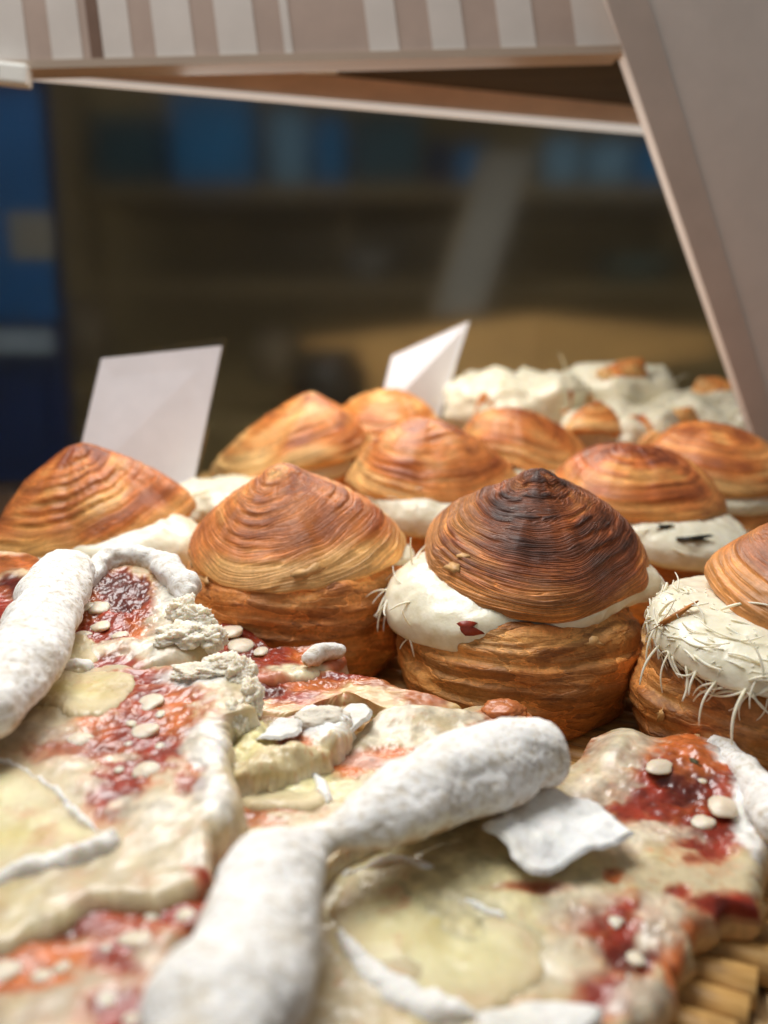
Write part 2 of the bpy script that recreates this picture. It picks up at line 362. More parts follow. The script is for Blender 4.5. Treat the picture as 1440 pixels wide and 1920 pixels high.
def strand(L, r, bend, k=10, sides=5, tw=0.0):
    t = np.linspace(0, 1, k); P = np.stack([t*L, bend*L*t*t, tw*L*np.sin(t*3)], 1)
    th = np.linspace(0, 2*np.pi, sides, endpoint=False); R = r*(1-0.45*t**2)*np.where(t == 0, .5, 1)
    V = np.stack([np.repeat(P[:, 0, None], sides, 1), P[:, 1, None]+R[:, None]*np.cos(th), P[:, 2, None]+0.8*R[:, None]*np.sin(th)], -1).reshape(-1, 3)
    F = [list(q) for q in grid_faces(sides, k)] + [list(range(sides))[::-1], list(range((k-1)*sides, k*sides))]
    return V, F
_sh = []
def shred(parent, p, d, up=(0, 0, 1), scale=1.0, var=None):
    """one curved sliver, starting at p (world cm), heading along d, drooping away from up"""
    if not _sh:
        for (L, r, b, tw) in ((1.2, .05, -.16, .12), (1.0, .055, -.10, -.1), (1.5, .05, -.2, -.1), (0.9, .06, -.08, .08), (1.3, .045, -.18, .14)):
            o = mk('shred', *strand(L, r, b, tw=tw), SHRED); _sh.append(o.data); bpy.data.objects.remove(o)
    o = bpy.data.objects.new('shred', _sh[random.randrange(len(_sh)) if var is None else var]); COL.objects.link(o)
    X = Vector(d).normalized(); Z = X.cross(Vector(up)).normalized(); Y = Z.cross(X)
    M = Matrix((X, Y, Z)).transposed().to_4x4(); pb = parent.parent if parent.parent else parent
    M = Matrix.Translation((Vector(p)-Vector(base_of(pb)))*C2M) @ M @ Matrix.Scale(scale, 4)
    o.parent = parent; o.matrix_local = M
    return o

# ------------------------------------------------------------------ the setting: counter, display frame, back of the shop
DARKWOOD = m_simple('dark counter wood', S(70, 52, 36), 0.55, 0.3, 1.0, 0.35, 0.1, (8, 80, 80))
g = mk('counter_top', [(-120, -20, -1.7), (120, -20, -1.7), (120, 78, -1.7), (-120, 78, -1.7), (-120, -20, -4), (120, -20, -4), (120, 78, -4), (-120, 78, -4)],
       [(0, 1, 2, 3), (7, 6, 5, 4), (0, 4, 5, 1), (1, 5, 6, 2), (2, 6, 7, 3), (3, 7, 4, 0)], DARKWOOD, smooth=False)
tag(g, kind='structure')
BACKWALL = m_simple('dark brown back wall', S(136, 116, 76), 0.7, 0.2, 3.0, 0.4, 0.0)
g = mk('back_wall', [(-260, 175, -120), (260, 175, -120), (260, 175, 190), (-260, 175, 190), (-260, 180, -120), (260, 180, -120), (260, 180, 190), (-260, 180, 190)],
       [(0, 1, 2, 3), (7, 6, 5, 4), (0, 4, 5, 1), (1, 5, 6, 2), (2, 6, 7, 3), (3, 7, 4, 0)], BACKWALL, smooth=False)
tag(g, kind='structure')

# display frame: striped fascia board across the top, slanted side board at the right, shelf with light strip
PAINT_G = m_simple('pale grey paint', S(202, 195, 188), 0.6, 0.3, 40, 0.05, 0.05)
PAINT_B = m_simple('taupe paint', S(172, 153, 141), 0.6, 0.3, 40, 0.07, 0.05)
PAINT_D = m_simple('worn brown paint', S(112, 88, 74), 0.6, 0.3, 40, 0.12, 0.05)
EDGEWOOD = m_simple('edge wood', S(168, 152, 136), 0.55, 0.3, 1.0, 0.12, 0.05, (10, 90, 90))
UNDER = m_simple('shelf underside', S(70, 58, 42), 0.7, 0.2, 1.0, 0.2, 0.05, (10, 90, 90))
TANWOOD = m_simple('tan plywood', S(244, 208, 176), 0.55, 0.3, 1.0, 0.10, 0.05, (12, 90, 90))
def quadslab(name, pts, thick, mat, parent, ndir=None, smooth=False):
    """flat panel through four points, given thickness backwards"""
    P = np.array(pts, float); n = np.cross(P[1]-P[0], P[3]-P[0]); n /= np.linalg.norm(n)
    if ndir is not None and np.dot(n, ndir) < 0: n = -n
    Q = P + n*thick
    return mk(name, np.vstack([P, Q]), [(0, 1, 2, 3), (7, 6, 5, 4), (0, 4, 5, 1), (1, 5, 6, 2), (2, 6, 7, 3), (3, 7, 4, 0)], mat, parent, base_of(parent), smooth=smooth)
YF = 45.0
fas = thing('display_shelf', at_y(600, 110, YF), 'shelf with taupe and pale grey striped front board above the pastries', 'shelf')
back = (0, 1, 0)
fl = lambda u: 128 + (98-128)*u/1165.0           # lower edge of the fascia in the photograph
def fpt(u, v, dy=0.0): return at_y(u, v, YF+dy)
def fq(u0, u1, v0f, v1f, dy): return [fpt(u0, v0f(u0), dy), fpt(u1, v0f(u1), dy), fpt(u1, v1f(u1), dy), fpt(u0, v1f(u0), dy)]
top = lambda u: -420.0
quadslab('fascia_board', fq(-700, 1178, top, lambda u: fl(u)-10, 0), 1.6, PAINT_B, fas, back)
quadslab('edge_strip', fq(-700, 1166, lambda u: fl(u)-14, lambda u: fl(u)+2, -0.25), 1.9, EDGEWOOD, fas, back)
for (a, b, m) in ((-240, -150, PAINT_G), (-60, 50, PAINT_G), (95, 152, PAINT_G), (168, 190, PAINT_D), (192, 246, PAINT_G), (290, 362, PAINT_G), (408, 480, PAINT_G),
                  (531, 546, PAINT_G), (690, 746, PAINT_G), (808, 870, PAINT_G), (936, 1002, PAINT_G), (1078, 1160, PAINT_G)):
    sh = lambda u, a=a: u
    quadslab('stripe', [fpt(a-62, -420, -0.06), fpt(b-62, -420, -0.06), fpt(b+4, fl(b)-13, -0.06), fpt(a+4, fl(a)-13, -0.06)], 0.05, m, fas, back)
# underside plane and the hanging rear board with its light strip
zs = fpt(600, 113)[2]+1.5
A0 = at_z(-60, 72, zs); B0 = at_z(1260, 206, zs)
A1 = np.array([A0[0], A0[1], 0]); 
def on_line(u, v):  # point on the vertical plane through A0-B0
    d = ray(u, v); e = B0-A0; n = np.array([e[1], -e[0], 0.0]); t = np.dot(A0-np.array([0, 0, CAM_Z]), n)/np.dot(d, n)
    return np.array([0, 0, CAM_Z])+d*t
lo = lambda u: 146 + (249-146)*(u-60)/1155.0
xl, xr = fpt(-700, 110)[0], B0[0]+0.6
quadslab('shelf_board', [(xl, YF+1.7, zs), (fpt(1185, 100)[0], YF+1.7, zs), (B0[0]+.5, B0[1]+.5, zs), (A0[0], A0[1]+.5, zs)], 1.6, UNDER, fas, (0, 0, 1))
quadslab('rear_board', [A0, B0, on_line(1260, lo(1260)-11), on_line(-60, lo(-60)-8)], 1.2, TANWOOD, fas, back)
quadslab('light_strip', [on_line(50, lo(50)-7)-[0, .15, 0], on_line(1262, lo(1262)-11)-[0, .15, 0], on_line(1262, lo(1262))-[0, .15, 0], on_line(50, lo(50))-[0, .15, 0]], 0.7, m_led(), fas, back)
WHITEPL = m_simple('white plastic', S(235, 236, 230), 0.35, 0.5, 50, 0.03)
cpt = at_y(34, 149, YF+0.6)
cn = bevbox('cable_connector', (2.2, 1.0, 0.95), WHITEPL, fas, cpt-base_of(fas)-[0.2, 0.9, 0], (0, 0.08, 0.1), 0.15)
bevbox('socket', (0.5, 0.1, 0.5), m_simple('dark socket', S(60, 58, 50), 0.6), cn, (-0.45, -0.5, 0), (0, 0, 0), 0.04)
bevbox('socket', (0.25, 0.1, 0.5), bpy.data.materials['dark socket'], cn, (-0.95, -0.5, 0), (0, 0, 0), 0.04)
bevbox('hinge_plate', (1.9, 0.4, 0.3), WHITEPL, fas, at_z(600, 131, zs-.25)-base_of(fas), (0, 0, 0.05), 0.05)
la = on_line(640, lo(640)+6)
led = area('light_strip_lamp', la+np.array([1, 0.1, -.35]), la-np.array([0, 10, 24]), 0.20, 0.014, 0.62, (1.0, 0.94, 0.86))
ex = Vector(B0-A0).normalized(); ez = Vector((0, 0.25, 1)); ez = (ez-ex*ez.dot(ex)).normalized(); ey = ez.cross(ex)
led.rotation_euler = Matrix((ex, ey, ez)).transposed().to_euler()

sb = thing('side_board', at_y(1430, 1000, 47.5), 'slanted pale grey side board of the display with a taupe inner edge', 'board')
T_ = at_y(1166, 84, 44.6); Bt = at_y(1446, 905, 48.4)
def slant(k, du0, du1):   # k=0 top, 1 bottom
    return None
e_in = lambda f: (1166 + (1446-1166)*f, 84 + (905-84)*f)
def sp(f, du, dy=0.0): 
    u, v = e_in(f); return at_y(u+du, v, 44.6+(48.4-44.6)*f+dy)
quadslab('board', [sp(-0.5, 6), sp(-0.5, 700), sp(1.25, 700), sp(1.25, 6)], 2.0, m_simple('side board lit paint', S(226, 219, 213), 0.6, 0.3, 40, 0.05, 0.05), sb, back)  # grey paint lightened in colour for the extra light this tilted board catches
quadslab('edge_strip', [sp(-0.5, 0, -.12), sp(-0.5, 92, -.12), sp(1.25, 34, -.12), sp(1.25, 0, -.12)], 0.1, m_simple('side edge paint', S(204, 192, 183), 0.6, 0.3, 40, 0.06, 0.05), sb, back)
quadslab('edge_trim', [sp(0.0, -2, -.2), sp(0.0, 16, -.2), sp(1.25, 10, -.2), sp(1.25, -2, -.2)], 0.09, PAINT_G, sb, back)

gt = NT('blur glass'); gt.set(Base_Color=(0.93, 0.95, 0.93), Roughness=0.26, Transmission_Weight=1.0, IOR=1.22, Specular_IOR_Level=0.5)  # added pane; its roughness scatters light to blur the shop behind
gp = mk('blur_pane', [(-90, 73, -1.6), (90, 73, -1.6), (90, 73, 44), (-90, 73, 44), (-90, 73.5, -1.6), (90, 73.5, -1.6), (90, 73.5, 44), (-90, 73.5, 44)],
       [(0, 1, 2, 3), (7, 6, 5, 4), (0, 4, 5, 1), (1, 5, 6, 2), (2, 6, 7, 3), (3, 7, 4, 0)], gt.m, smooth=False)
tag(gp, 'blur glass pane added at the back to soften everything behind the pastries', 'glass pane')
# ------------------------------------------------------------------ bamboo tray
tray = thing('bamboo_tray', (0, 34, 0), 'bamboo cane tray under the pastries, canes showing at lower right', 'tray')
pa, pb = at_z(1288, 1792, -0.1), at_z(1424, 1832, -0.1)
dirc = (pb-pa)/np.linalg.norm(pb-pa); ang = math.atan2(dirc[1], dirc[0]); nrm = np.array([-dirc[1], dirc[0], 0])
CR = 0.43
def cane_mesh(L):
    k = 60; x = np.linspace(0, -L, k); R = CR*(1+0.03*vn(np.stack([x*0.4, x*0, x*0], -1)))
    for nx in (-1.9, -9.5, -17.5, -25.5, -34): R = R + 0.045*np.exp(-((x-nx)/0.14)**2) - 0.03*np.exp(-((x-nx-.3)/0.15)**2)
    sides = 14; th = np.linspace(0, 2*np.pi, sides, endpoint=False)
    V = np.stack([np.repeat(x[:, None], sides, 1), R[:, None]*np.cos(th), R[:, None]*np.sin(th)], -1)
    V = np.concatenate([V[0:1]*np.array([1, 0.62, 0.62])-np.array([0.25, 0, 0]), V[0:1]*np.array([1, .68, .68]), V[0:1]*np.array([1, .95, .95])+np.array([.03, 0, 0]), V], 0)
    return V.reshape(-1, 3), [list(q)[::-1] for q in grid_faces(sides, k+3)]+[list(range(sides))]
cm = [mk('cane', *cane_mesh(L), BAMBOO) for L in (44, 42)]
cms = [c.data for c in cm]
for c in cm: bpy.data.objects.remove(c)
for k in range(-9, 52):
    off = k*0.86; 
    e = pa + nrm*off
    # canes end at a gently curved right edge
    endx = 7.75 + (1.1 if off > 0 else .5)*off + random.uniform(-.15, .15)
    endx = min(endx, 24.0)
    e = e + dirc*((endx-e[0])/dirc[0]); e[2] = -0.42 + random.uniform(-.05, .05)
    o = bpy.data.objects.new('cane', cms[k % 2]); COL.objects.link(o); o.parent = tray
    o.location = Vector(e-base_of(tray))*C2M; o.rotation_euler = (random.uniform(0, 6), 0, ang+random.uniform(-.012, .012))
STRAW = m_simple('woven straw', S(206, 176, 130), 0.6, 0.3, 1.0, 0.2, 0.1, (60, 500, 500))
for k in range(9):   # woven binding at the corner of the tray
    p = at_z(1395+9*k, 1885+(k % 3)*22, -0.5)
    V, F = strand(5.0, 0.28, 0.05, 9, 6)
    o = mk('binding_strip', V, F, STRAW, tray); o.location = Vector(p-base_of(tray)+np.array([0.2*k-0.3, -1.2+0.35*k, -0.45+0.12*(k % 3)]))*C2M
    o.rotation_euler = (0.4*k, 0.15, ang+1.35+0.25*(k % 2))

# ------------------------------------------------------------------ filled pastries
GOLD = (S(238, 182, 112), S(214, 130, 64), S(156, 82, 40))
HERO = (S(214, 142, 74), S(154, 82, 40), S(72, 36, 22))
HBAS = (S(226, 166, 96), S(192, 124, 62), S(120, 74, 36))
LIGHT = (S(242, 194, 126), S(222, 140, 68), S(172, 88, 40))
SIDE = (S(238, 184, 114), S(216, 140, 72), S(160, 94, 46))
GR = 'cream-filled laminated pastries in rows on the tray'
def pastry(loc, label, seed, R=4.3, hb=3.9, hl=3.7, lidR=None, zl=None, tilt=(0, 0), shift=(0, 0), res=(240, 90), pal=GOLD, bpal=None, cream=(), cz=None, ch=0.75, cR=None,
           coarse=0.5, amp=0.09, fine=0.17, fam=0.03, dark_top=0.3, lean=(0, 0), ecc=(1, 1), wob=0.05, slump=0.0, bcoarse=0.9, bamp=0.13, droop=0.25, group=GR, name='filled_pastry', ctilt=None, rz=0.0, lmat=None, prof=None, lslant=0.45, bfold=.16):
    t = thing(name, loc, label, 'pastry', group); loc = np.array(loc, float)
    laminated('pastry_base', t, BASE, R, hb, loc, seed, res[0], res[1], bpal or SIDE, bcoarse, bamp, 0.2, 0.05, 0.35, wob=wob)
    zl = zl if zl is not None else hb+0.55
    M = tilt_mat(*tilt)
    if rz: M = M @ np.array(Matrix.Rotation(math.radians(rz), 3, 'Z'))
    lo_ = loc + np.array([shift[0], shift[1], zl])
    laminated('pastry_lid', t, prof or LID, lidR or R*0.98, hl, lo_, seed+4, res[0], int(res[1]*1.2), pal, coarse, amp, fine, fam, lslant, M, wob, ecc, lean, dark_top, slump, lmat)
    c, P, N = cream_disc(t, cR or R*0.88, 0, ch, loc+np.array([shift[0]*.5, shift[1]*.5, cz if cz is not None else hb+0.3]), seed+8, cream, tilt_mat(*(ctilt or (tilt[0]*.5, tilt[1]*.5))), droop=droop)
    return t, c, P, N

# the sharp pastry in the middle
hx = at_z(962, 1290, 0)
t, c, P, N = pastry(hx, 'darkest browned pastry with fine spiral layers, cream oozing out on one side, in sharp focus', 3, R=4.6, hb=3.9, hl=3.0, lidR=4.02, zl=5.25, tilt=(12, 2.0), shift=(0.62, 0.2), lmat=PASTRY, prof=LIDC, slump=.2,
    res=(560, 190), pal=HERO, bpal=HBAS, cream=((205, 0.95, 26, 1.35), (232, 0.75, 20, 1.15), (-8, 0.9, 16, 1.2), (180, .8, 25, 1.2)), cz=4.25, ch=0.72, cR=3.80, coarse=0.42, amp=0.055, fine=0.12, fam=0.05, dark_top=0.42, wob=0.07, lean=(-0.2, 0.1), bcoarse=0.95, bamp=0.13, ctilt=(8, -3))
hero = t
for k in range(34):
    a = math.radians(random.uniform(172, 214)); i = random.randint(12, 38); j = int((a % (2*math.pi))/(2*math.pi)*160) % 160
    p = P[i, j]; n = N[i, j]
    d = n*0.12 + np.array([random.gauss(0, .8), random.gauss(0, .5), random.gauss(-0.1, .7)])
    shred(c, p-0.05*n, d, n, random.uniform(.5, .95))
for k in range(5):
    a = math.radians(random.uniform(-14, 4)); j = int((a % (2*math.pi))/(2*math.pi)*160) % 160
    p = P[26, j]; n = N[26, j]; shred(c, p, n*.3+np.array([random.gauss(0, .3), -.3, -.8]), n, random.uniform(.5, .8))
REDBIT = m_simple('dried tomato bit', S(140, 46, 24), 0.4, 0.5, 400, 0.3, 0.3)
def chip(name, parent, p, size, mat, rot, seed):
    n = 14; th = np.linspace(0, 2*np.pi, n, endpoint=False); r = 1+0.75*np.array([vn(np.array([math.cos(a)*2+seed, math.sin(a)*2, seed*.7])) for a in th])
    T = np.stack([r*np.cos(th)*size[0], r*np.sin(th)*size[1], 0.12*size[0]*np.cos(2*th+seed)+size[2]], 1); B = T.copy(); B[:, 2] -= 2*size[2]; B[:, :2] *= 0.9
    V = np.vstack([T, B, [[0, 0, size[2]*1.5]], [[0, 0, -size[2]]]])
    F = [(i, (i+1) % n, 2*n) for i in range(n)]+[(n+(i+1) % n, n+i, 2*n+1) for i in range(n)]+[(i, n+i, n+(i+1) % n, (i+1) % n) for i in range(n)]
    o = mk(name, V, F, mat, parent); pb = parent if parent.parent is None else parent.parent
    o.location = Vector(np.array(p)-base_of(pb))*C2M; o.rotation_euler = rot; return o
def surf_hit(u, v, P):
    """nearest design point of a surface grid to the pixel, front side"""
    d = ray(u, v); d = d/np.linalg.norm(d); q = P.reshape(-1, 3)-np.array([0, 0, CAM_Z]); t_ = q@d
    dist = np.linalg.norm(q-t_[:, None]*d, axis=1); ok = dist < dist.min()+0.12; i = np.where(ok)[0][np.argmin(t_[ok])]
    return P.reshape(-1, 3)[i]
chip('tomato_bit', c, surf_hit(877, 1166, P)+[0, -.05, 0], (0.42, 0.2, 0.05), REDBIT, (1.2, .1, .1), 3)
def flakes(parent, lst, seed):
    vs = np.concatenate([np.array([v.co for v in ch.data.vertices])/C2M for ch in parent.children if ch.name.startswith('pastry_')])+base_of(parent)
    for k, (u, v, s) in enumerate(lst):
        p = surf_hit(u, v, vs); n = p-(base_of(parent)+np.array([0, 0, 2.6])); n = n/np.linalg.norm(n)
        q_ = Vector(n).to_track_quat('Z', 'X') @ Euler((random.uniform(-.25, .25), random.uniform(-.25, .25), random.uniform(0, 6))).to_quaternion()
        chip('flake', parent, p+n*0.02, (s, s*.5, .006), FLAKE, q_.to_euler(), seed+k)
flakes(hero, [(845, 1062, .36), (868, 1036, .22), (1120, 1205, .4)], 11)

# its paler neighbour
b2 = at_z(556, 1232, 0)
t, c, P, N = pastry(b2, 'tall orange-brown pastry with closed lid and coiled nub, beside the darkest one', 5, R=4.3, hb=4.5, hl=3.0, lidR=4.22, zl=4.95, tilt=(7, -2), lmat=PMID, bpal=(S(242, 190, 120), S(222, 146, 76), S(168, 100, 50)), shift=(0.05, 0), lean=(-0.3, 0), prof=LIDC, slump=.3, res=(460, 150), pal=GOLD,
    cream=((195, 0.5, 12), (-12, 0.75, 14), (8, .7, 15)), cz=4.55, ch=0.35, cR=3.6, coarse=0.5, amp=0.06, lslant=.7, fine=0.16, fam=0.04, dark_top=0.15, bcoarse=1.0, bamp=0.16)
flakes(t, [(585, 1070, .45), (375, 1090, .5)], 31)

# half-seen pastry at the right border with shredded topping over the cream
d4 = at_z(1428, 1392, 0)
t, c, P, N = pastry(d4, 'pastry at the right border with shredded coconut hanging from its bulging cream', 9, R=4.15, hb=3.3, hl=3.4, lidR=4.0, zl=4.3, tilt=(8, 16), shift=(1.9, 0.5), res=(460, 150), pal=(S(206, 140, 76), S(168, 96, 48), S(92, 48, 28)), bpal=HBAS,
    cream=((200, 1.0, 45, 1.15), (245, 0.8, 40, 1.0), (160, .4, 30, 1.0)), cz=3.8, ch=0.64, cR=3.6, coarse=0.45, amp=0.06, fine=0.14, fam=0.035, dark_top=0.3, droop=0.18, ctilt=(4, 7))
for k in range(270):
    a = math.radians(random.uniform(165, 285)); j = int((a % (2*math.pi))/(2*math.pi)*160) % 160; i = random.randint(14, 40) if k % 6 == 0 else random.randint(22, 41)
    p = P[i, j]; n = N[i, j]
    low = (24-i)/12.0
    tg = np.cross(n, [0, 0, 1]); tg = tg/ (np.linalg.norm(tg)+1e-6)
    d = n*(-0.04+0.10*max(low, 0)) + tg*random.gauss(0, .8) + np.array([0, 0, -0.7 if low > 0 else random.gauss(-.3, .4)])
    shred(c, p+0.03*n, d, n, random.uniform(.6, 1.05))
for (u, v, L) in ((1240, 1150, 1.2), (1205, 1225, 1.1), (1395, 1290, 1.3), (1330, 1290, 1.0), (1250, 1265, 1.0), (1225, 1245, .9), (1290, 1275, .8), (1420, 1265, .7)):
    p = surf_hit(u, v, P); shred(c, p, (random.gauss(-.25, .3), -0.45, -1.0), (0, -1, 0), L)
chip('toasted_sliver', c, surf_hit(1262, 1150, P)+[0, -.05, .06], (0.75, .07, .03), m_simple('toasted sliver', S(190, 120, 54), .5), (1.0, -0.5, .2), 2)
flakes(t, [(1235, 1345, .3), (1300, 1390, .35)], 51)

# behind: right neighbour with cream tongue and dark olive
t, c, P, N = pastry(at_z(1196, 1128, 0), 'pastry with a flat cream tongue holding a black olive sliver, behind the darkest one', 12, lslant=.9, R=4.0, hb=3.3, hl=2.0, lidR=4.0, zl=5.55, tilt=(5, 4), shift=(-0.3, 0.3), prof=LIDF, ecc=(1.03, .9), res=(300, 100),
    cream=((290, 1.1, 40, 1.1), (330, 0.9, 35), (240, .4, 30)), cz=4.0, ch=0.85, cR=3.6, coarse=0.6, amp=0.085, lean=(-0.5, 0), slump=.6, wob=.1, pal=(S(228, 160, 88), S(198, 110, 52), S(124, 58, 28)))
chip('olive_sliver', c, surf_hit(1308, 1008, P)+[0, -.06, .05], (0.6, .14, .06), m_simple('black olive', S(34, 32, 22), .3, .5), (1.1, 0, .1), 4)
chip('herb_bit', c, surf_hit(1245, 985, P)+[0, -.05, .05], (0.3, .1, .04), bpy.data.materials['black olive'], (1.1, 0, .1), 6)
for k in range(14):
    j = random.randint(106, 150); i = random.randint(24, 40); shred(c, P[i, j], (random.gauss(0, 1), -.4, random.gauss(.1, .3)), N[i, j], random.uniform(.4, .8))
# left back
t, c, P, N = pastry(at_z(176, 1172, 0), 'leftmost pastry with peaked, torn lid and a thick cream bulge, before the larger card', 15, R=3.9, hb=3.9, hl=3.2, lidR=4.3, zl=4.9, tilt=(5, -9), ecc=(1.05, .95), shift=(0, 0), res=(300, 110), lean=(0.5, 0), slump=1.0, pal=(S(232, 172, 98), S(204, 120, 58), S(140, 68, 32)),
    cream=((-10, 1.2, 30, 1.4), (-45, 1.0, 35, 1.2), (190, .6, 25), (215, .6, 20)), cz=4.0, ch=0.75, cR=3.7, coarse=0.7, amp=0.10, wob=.12, lslant=1.3)
# middle row
t, c, P, N = pastry(at_z(812, 1098, 0), 'broad ridged pastry standing just behind the two largest ones', 18, lslant=0.9, R=4.2, hb=4.2, hl=2.7, lidR=4.3, zl=5.75, tilt=(5, 3), prof=LIDF, ecc=(1.06, .9), res=(280, 100), cream=((250, 0.8, 40, 1.2), (290, 0.8, 30), (330, .7, 20)), cz=4.6, ch=0.85, coarse=0.6, amp=0.085, lean=(-0.5, 0), slump=.8, wob=.1)
for k in range(10):
    j = random.randint(100, 140); i = random.randint(24, 38); shred(c, P[i, j], (random.gauss(0, 1), -.6, random.gauss(.2, .4)), N[i, j], random.uniform(.5, .9))
pastry((17.6, 44.6, 0), 'pastry at the right border with a straight white cream band, below the side board', 21, R=4.2, hb=4.1, hl=2.3, lidR=4.3, zl=5.6, tilt=(4, 4), prof=LIDF, ecc=(1.05, .9), res=(220, 90), cream=((250, .5, 50), (220, .5, 30)), cz=4.35, ch=0.7, amp=.085, wob=.1, lean=(-.7, 0), slump=.5)
pastry((-5.4, 50.2, 0.3), 'pale golden pastry with a lopsided peak, left of the small card', 24, lslant=1.4, R=3.9, hb=4.3, hl=3.0, lidR=4.5, zl=5.5, tilt=(4, -10), ecc=(1.06, .9), res=(220, 90), lean=(1.5, 0), slump=1.0, pal=LIGHT, cream=((200, .8, 40), (280, .5, 40)), cz=4.3, dark_top=.1, amp=.085, wob=.12)
pastry((0.4, 55.0, 0.3), 'small plain golden pastry directly below the small card', 27, lslant=1.2, R=3.7, hb=4.6, hl=2.9, lidR=4.0, zl=5.6, tilt=(2, 6), prof=LIDF, res=(180, 80), pal=LIGHT, cream=((300, .5, 40),), cz=4.5, dark_top=.1, amp=.085, wob=.1, slump=.6)
pastry((8.6, 50.4, 0), 'flattened pastry with a sharp ridge, in front of the cream heap', 30, R=3.7, hb=4.2, hl=2.3, lidR=4.1, zl=5.6, tilt=(5, 9), prof=LIDF, ecc=(1.05, .9), res=(220, 90), lean=(-1.2, 0), slump=.8, cream=((270, .7, 50),), cz=4.4, amp=.085, wob=.1)
# pastry base heaped with cream, no lid
GC = 'open pastries heaped with cream at the back of the tray'
def heaped(loc, label, seed, R, hb, hc, pal=LIGHT, bits=(), lump=0.5, group=GC, off=(0, 0)):
    t = thing('cream_topped_pastry', loc, label, 'pastry', group); loc = np.array(loc, float)
    laminated('pastry_base', t, BASE, R, hb, loc, seed, 160, 60, pal, 0.7, 0.2, 0.2, 0.05, 0.3)
    c, P, N = cream_disc(t, R*0.98, 0, hc, loc+np.array([off[0], off[1], hb+hc*0.35]), seed+3, ((270, .4, 60), (200, .3, 40), (330, .3, 40)), nth=120, nph=50, lump=lump, droop=.3)
    for k in range(16 if hc > 1.2 else 5):
        i, j = random.randint(24, 44), random.randint(60, 118); shred(c, P[i, j]+.03*N[i, j], (random.gauss(0, 1), random.gauss(-.3, .5), random.gauss(-.1, .4)), N[i, j], random.uniform(.8, 1.5))
    for k, (dx, dy, dz, s, rz) in enumerate(bits):
        M = tilt_mat(30*math.cos(k+seed), 40*math.sin(k*2+seed))
        laminated('pastry_wedge', t, LID, s, s*1.1, loc+np.array([dx, dy, hb+dz]), seed+k+5, 90, 40, pal, 0.4, 0.15, 0.16, 0.04, 0.3, M, .2, (1.0, .5))
    return t
heaped((-8.3, 43.6, 0), 'low pastry half covered by a flat cream cap, between leftmost pastry and card', 41, 3.0, 3.7, 0.9, lump=.3, off=(0.3, 0))
heaped((9.6, 63.0, 0), 'open pastry under a broad cream mound, right of the small card', 43, 5.2, 6.2, 2.3, lump=.8, bits=((-2.0, -4.2, .6, 1.6, 0), (2.2, -4.2, 1.0, 1.5, 0)))
heaped((17.2, 64.0, 0), 'open pastry at the very back with a brown crust wedge standing in its cream', 45, 4.4, 6.2, 2.6, bits=((-0.5, -3.0, 2.3, 2.2, 0), (1.8, -2.8, 1.6, 1.5, 0), (-3.0, -3.2, .9, 1.6, 0)), lump=.6)
heaped((15.3, 55.2, 0), 'open pastry with runny cream and two crust pieces, before the back row', 47, 4.0, 5.4, 1.6, bits=((-2.2, -3.2, 1.0, 1.9, 0), (0.9, -3.6, .6, 1.7, 1), (2.9, -2.4, 1.0, 1.5, 1)), lump=.8)
heaped((23.0, 58.0, 0), 'open pastry with cream spread flat, partly behind the side board', 49, 4.6, 6.0, 1.6, bits=((0.2, 2.5, 1.5, 1.8, 0),), lump=.7)

# ------------------------------------------------------------------ price cards
CARD = m_simple('white card', S(238, 238, 243), 0.55, 0.3, 90, 0.03); ACR = m_acrylic()
def card(label, px, ys, thick=0.06):
    P = [at_y(u, v, y) for (u, v), y in zip(px, ys)]
    t = thing('price_card', (P[2]+P[3])/2, label, 'card', 'blank cards standing among the pastries')
    quadslab('paper', P, thick, CARD, t, back)
    e = 0.16; P = np.array(P); up = (P[0]-P[3])/np.linalg.norm(P[0]-P[3]); rt = (P[1]-P[0])/np.linalg.norm(P[1]-P[0])
    Q = [P[0]+up*.12-rt*e*.2, P[1]+up*.42+rt*.12, P[2]+rt*.12, P[3]-rt*e*.2]
    quadslab('clear_holder', [q+np.array([0, thick+.03, 0]) for q in Q], 0.12, ACR, t, back)
    lathe('foot', [(0, -0.2), (1.6, -0.2), (1.6, 0), (0.25, 0.25), (.2, 3.5), (0, 3.5)], ACR, t, Vector((0, 0.5, -P[2][2]+0.2)), 24)
card('larger blank white card leaning behind the leftmost pastry', [(190, 672), (416, 648), (352, 960), (130, 930)], (46, 46.5, 44.3, 43.8))
card('smaller blank white card behind the small golden pastry', [(735, 667), (880, 602), (818, 800), (704, 790)], (60, 63.5, 61, 57.5))

# ------------------------------------------------------------------ pizza builders
CHEESE = S(200, 184, 148); SAUCE = S(142, 46, 26); SAUCED = S(92, 28, 17); ORANGE = S(196, 108, 54); BROWN = S(158, 88, 40)
YEL = S(222, 210, 156); CRUMBC = S(228, 218, 196); TOAST = S(176, 120, 66); FLR = S(232, 230, 224); CH2 = S(216, 205, 180); PINK = S(196, 140, 118)
def inplane(pl, spot, dz=0.0):
    u, v, ru, rv = spot[:4]; c = pl.hit(u, v, dz); a = pl.hit(u+ru, v, dz)-c; b = pl.hit(u, v+rv, dz)-c
    return c, np.linalg.inv(np.array([[a[0], b[0]], [a[1], b[1]]]))
def mask(x, y, c, Bi, soft, wn):
    dx, dy = x-c[0], y-c[1]; q = np.sqrt((Bi[0, 0]*dx+Bi[0, 1]*dy)**2+(Bi[1, 0]*dx+Bi[1, 1]*dy)**2)
    return 1-sst(1-soft, 1+soft, q+wn)
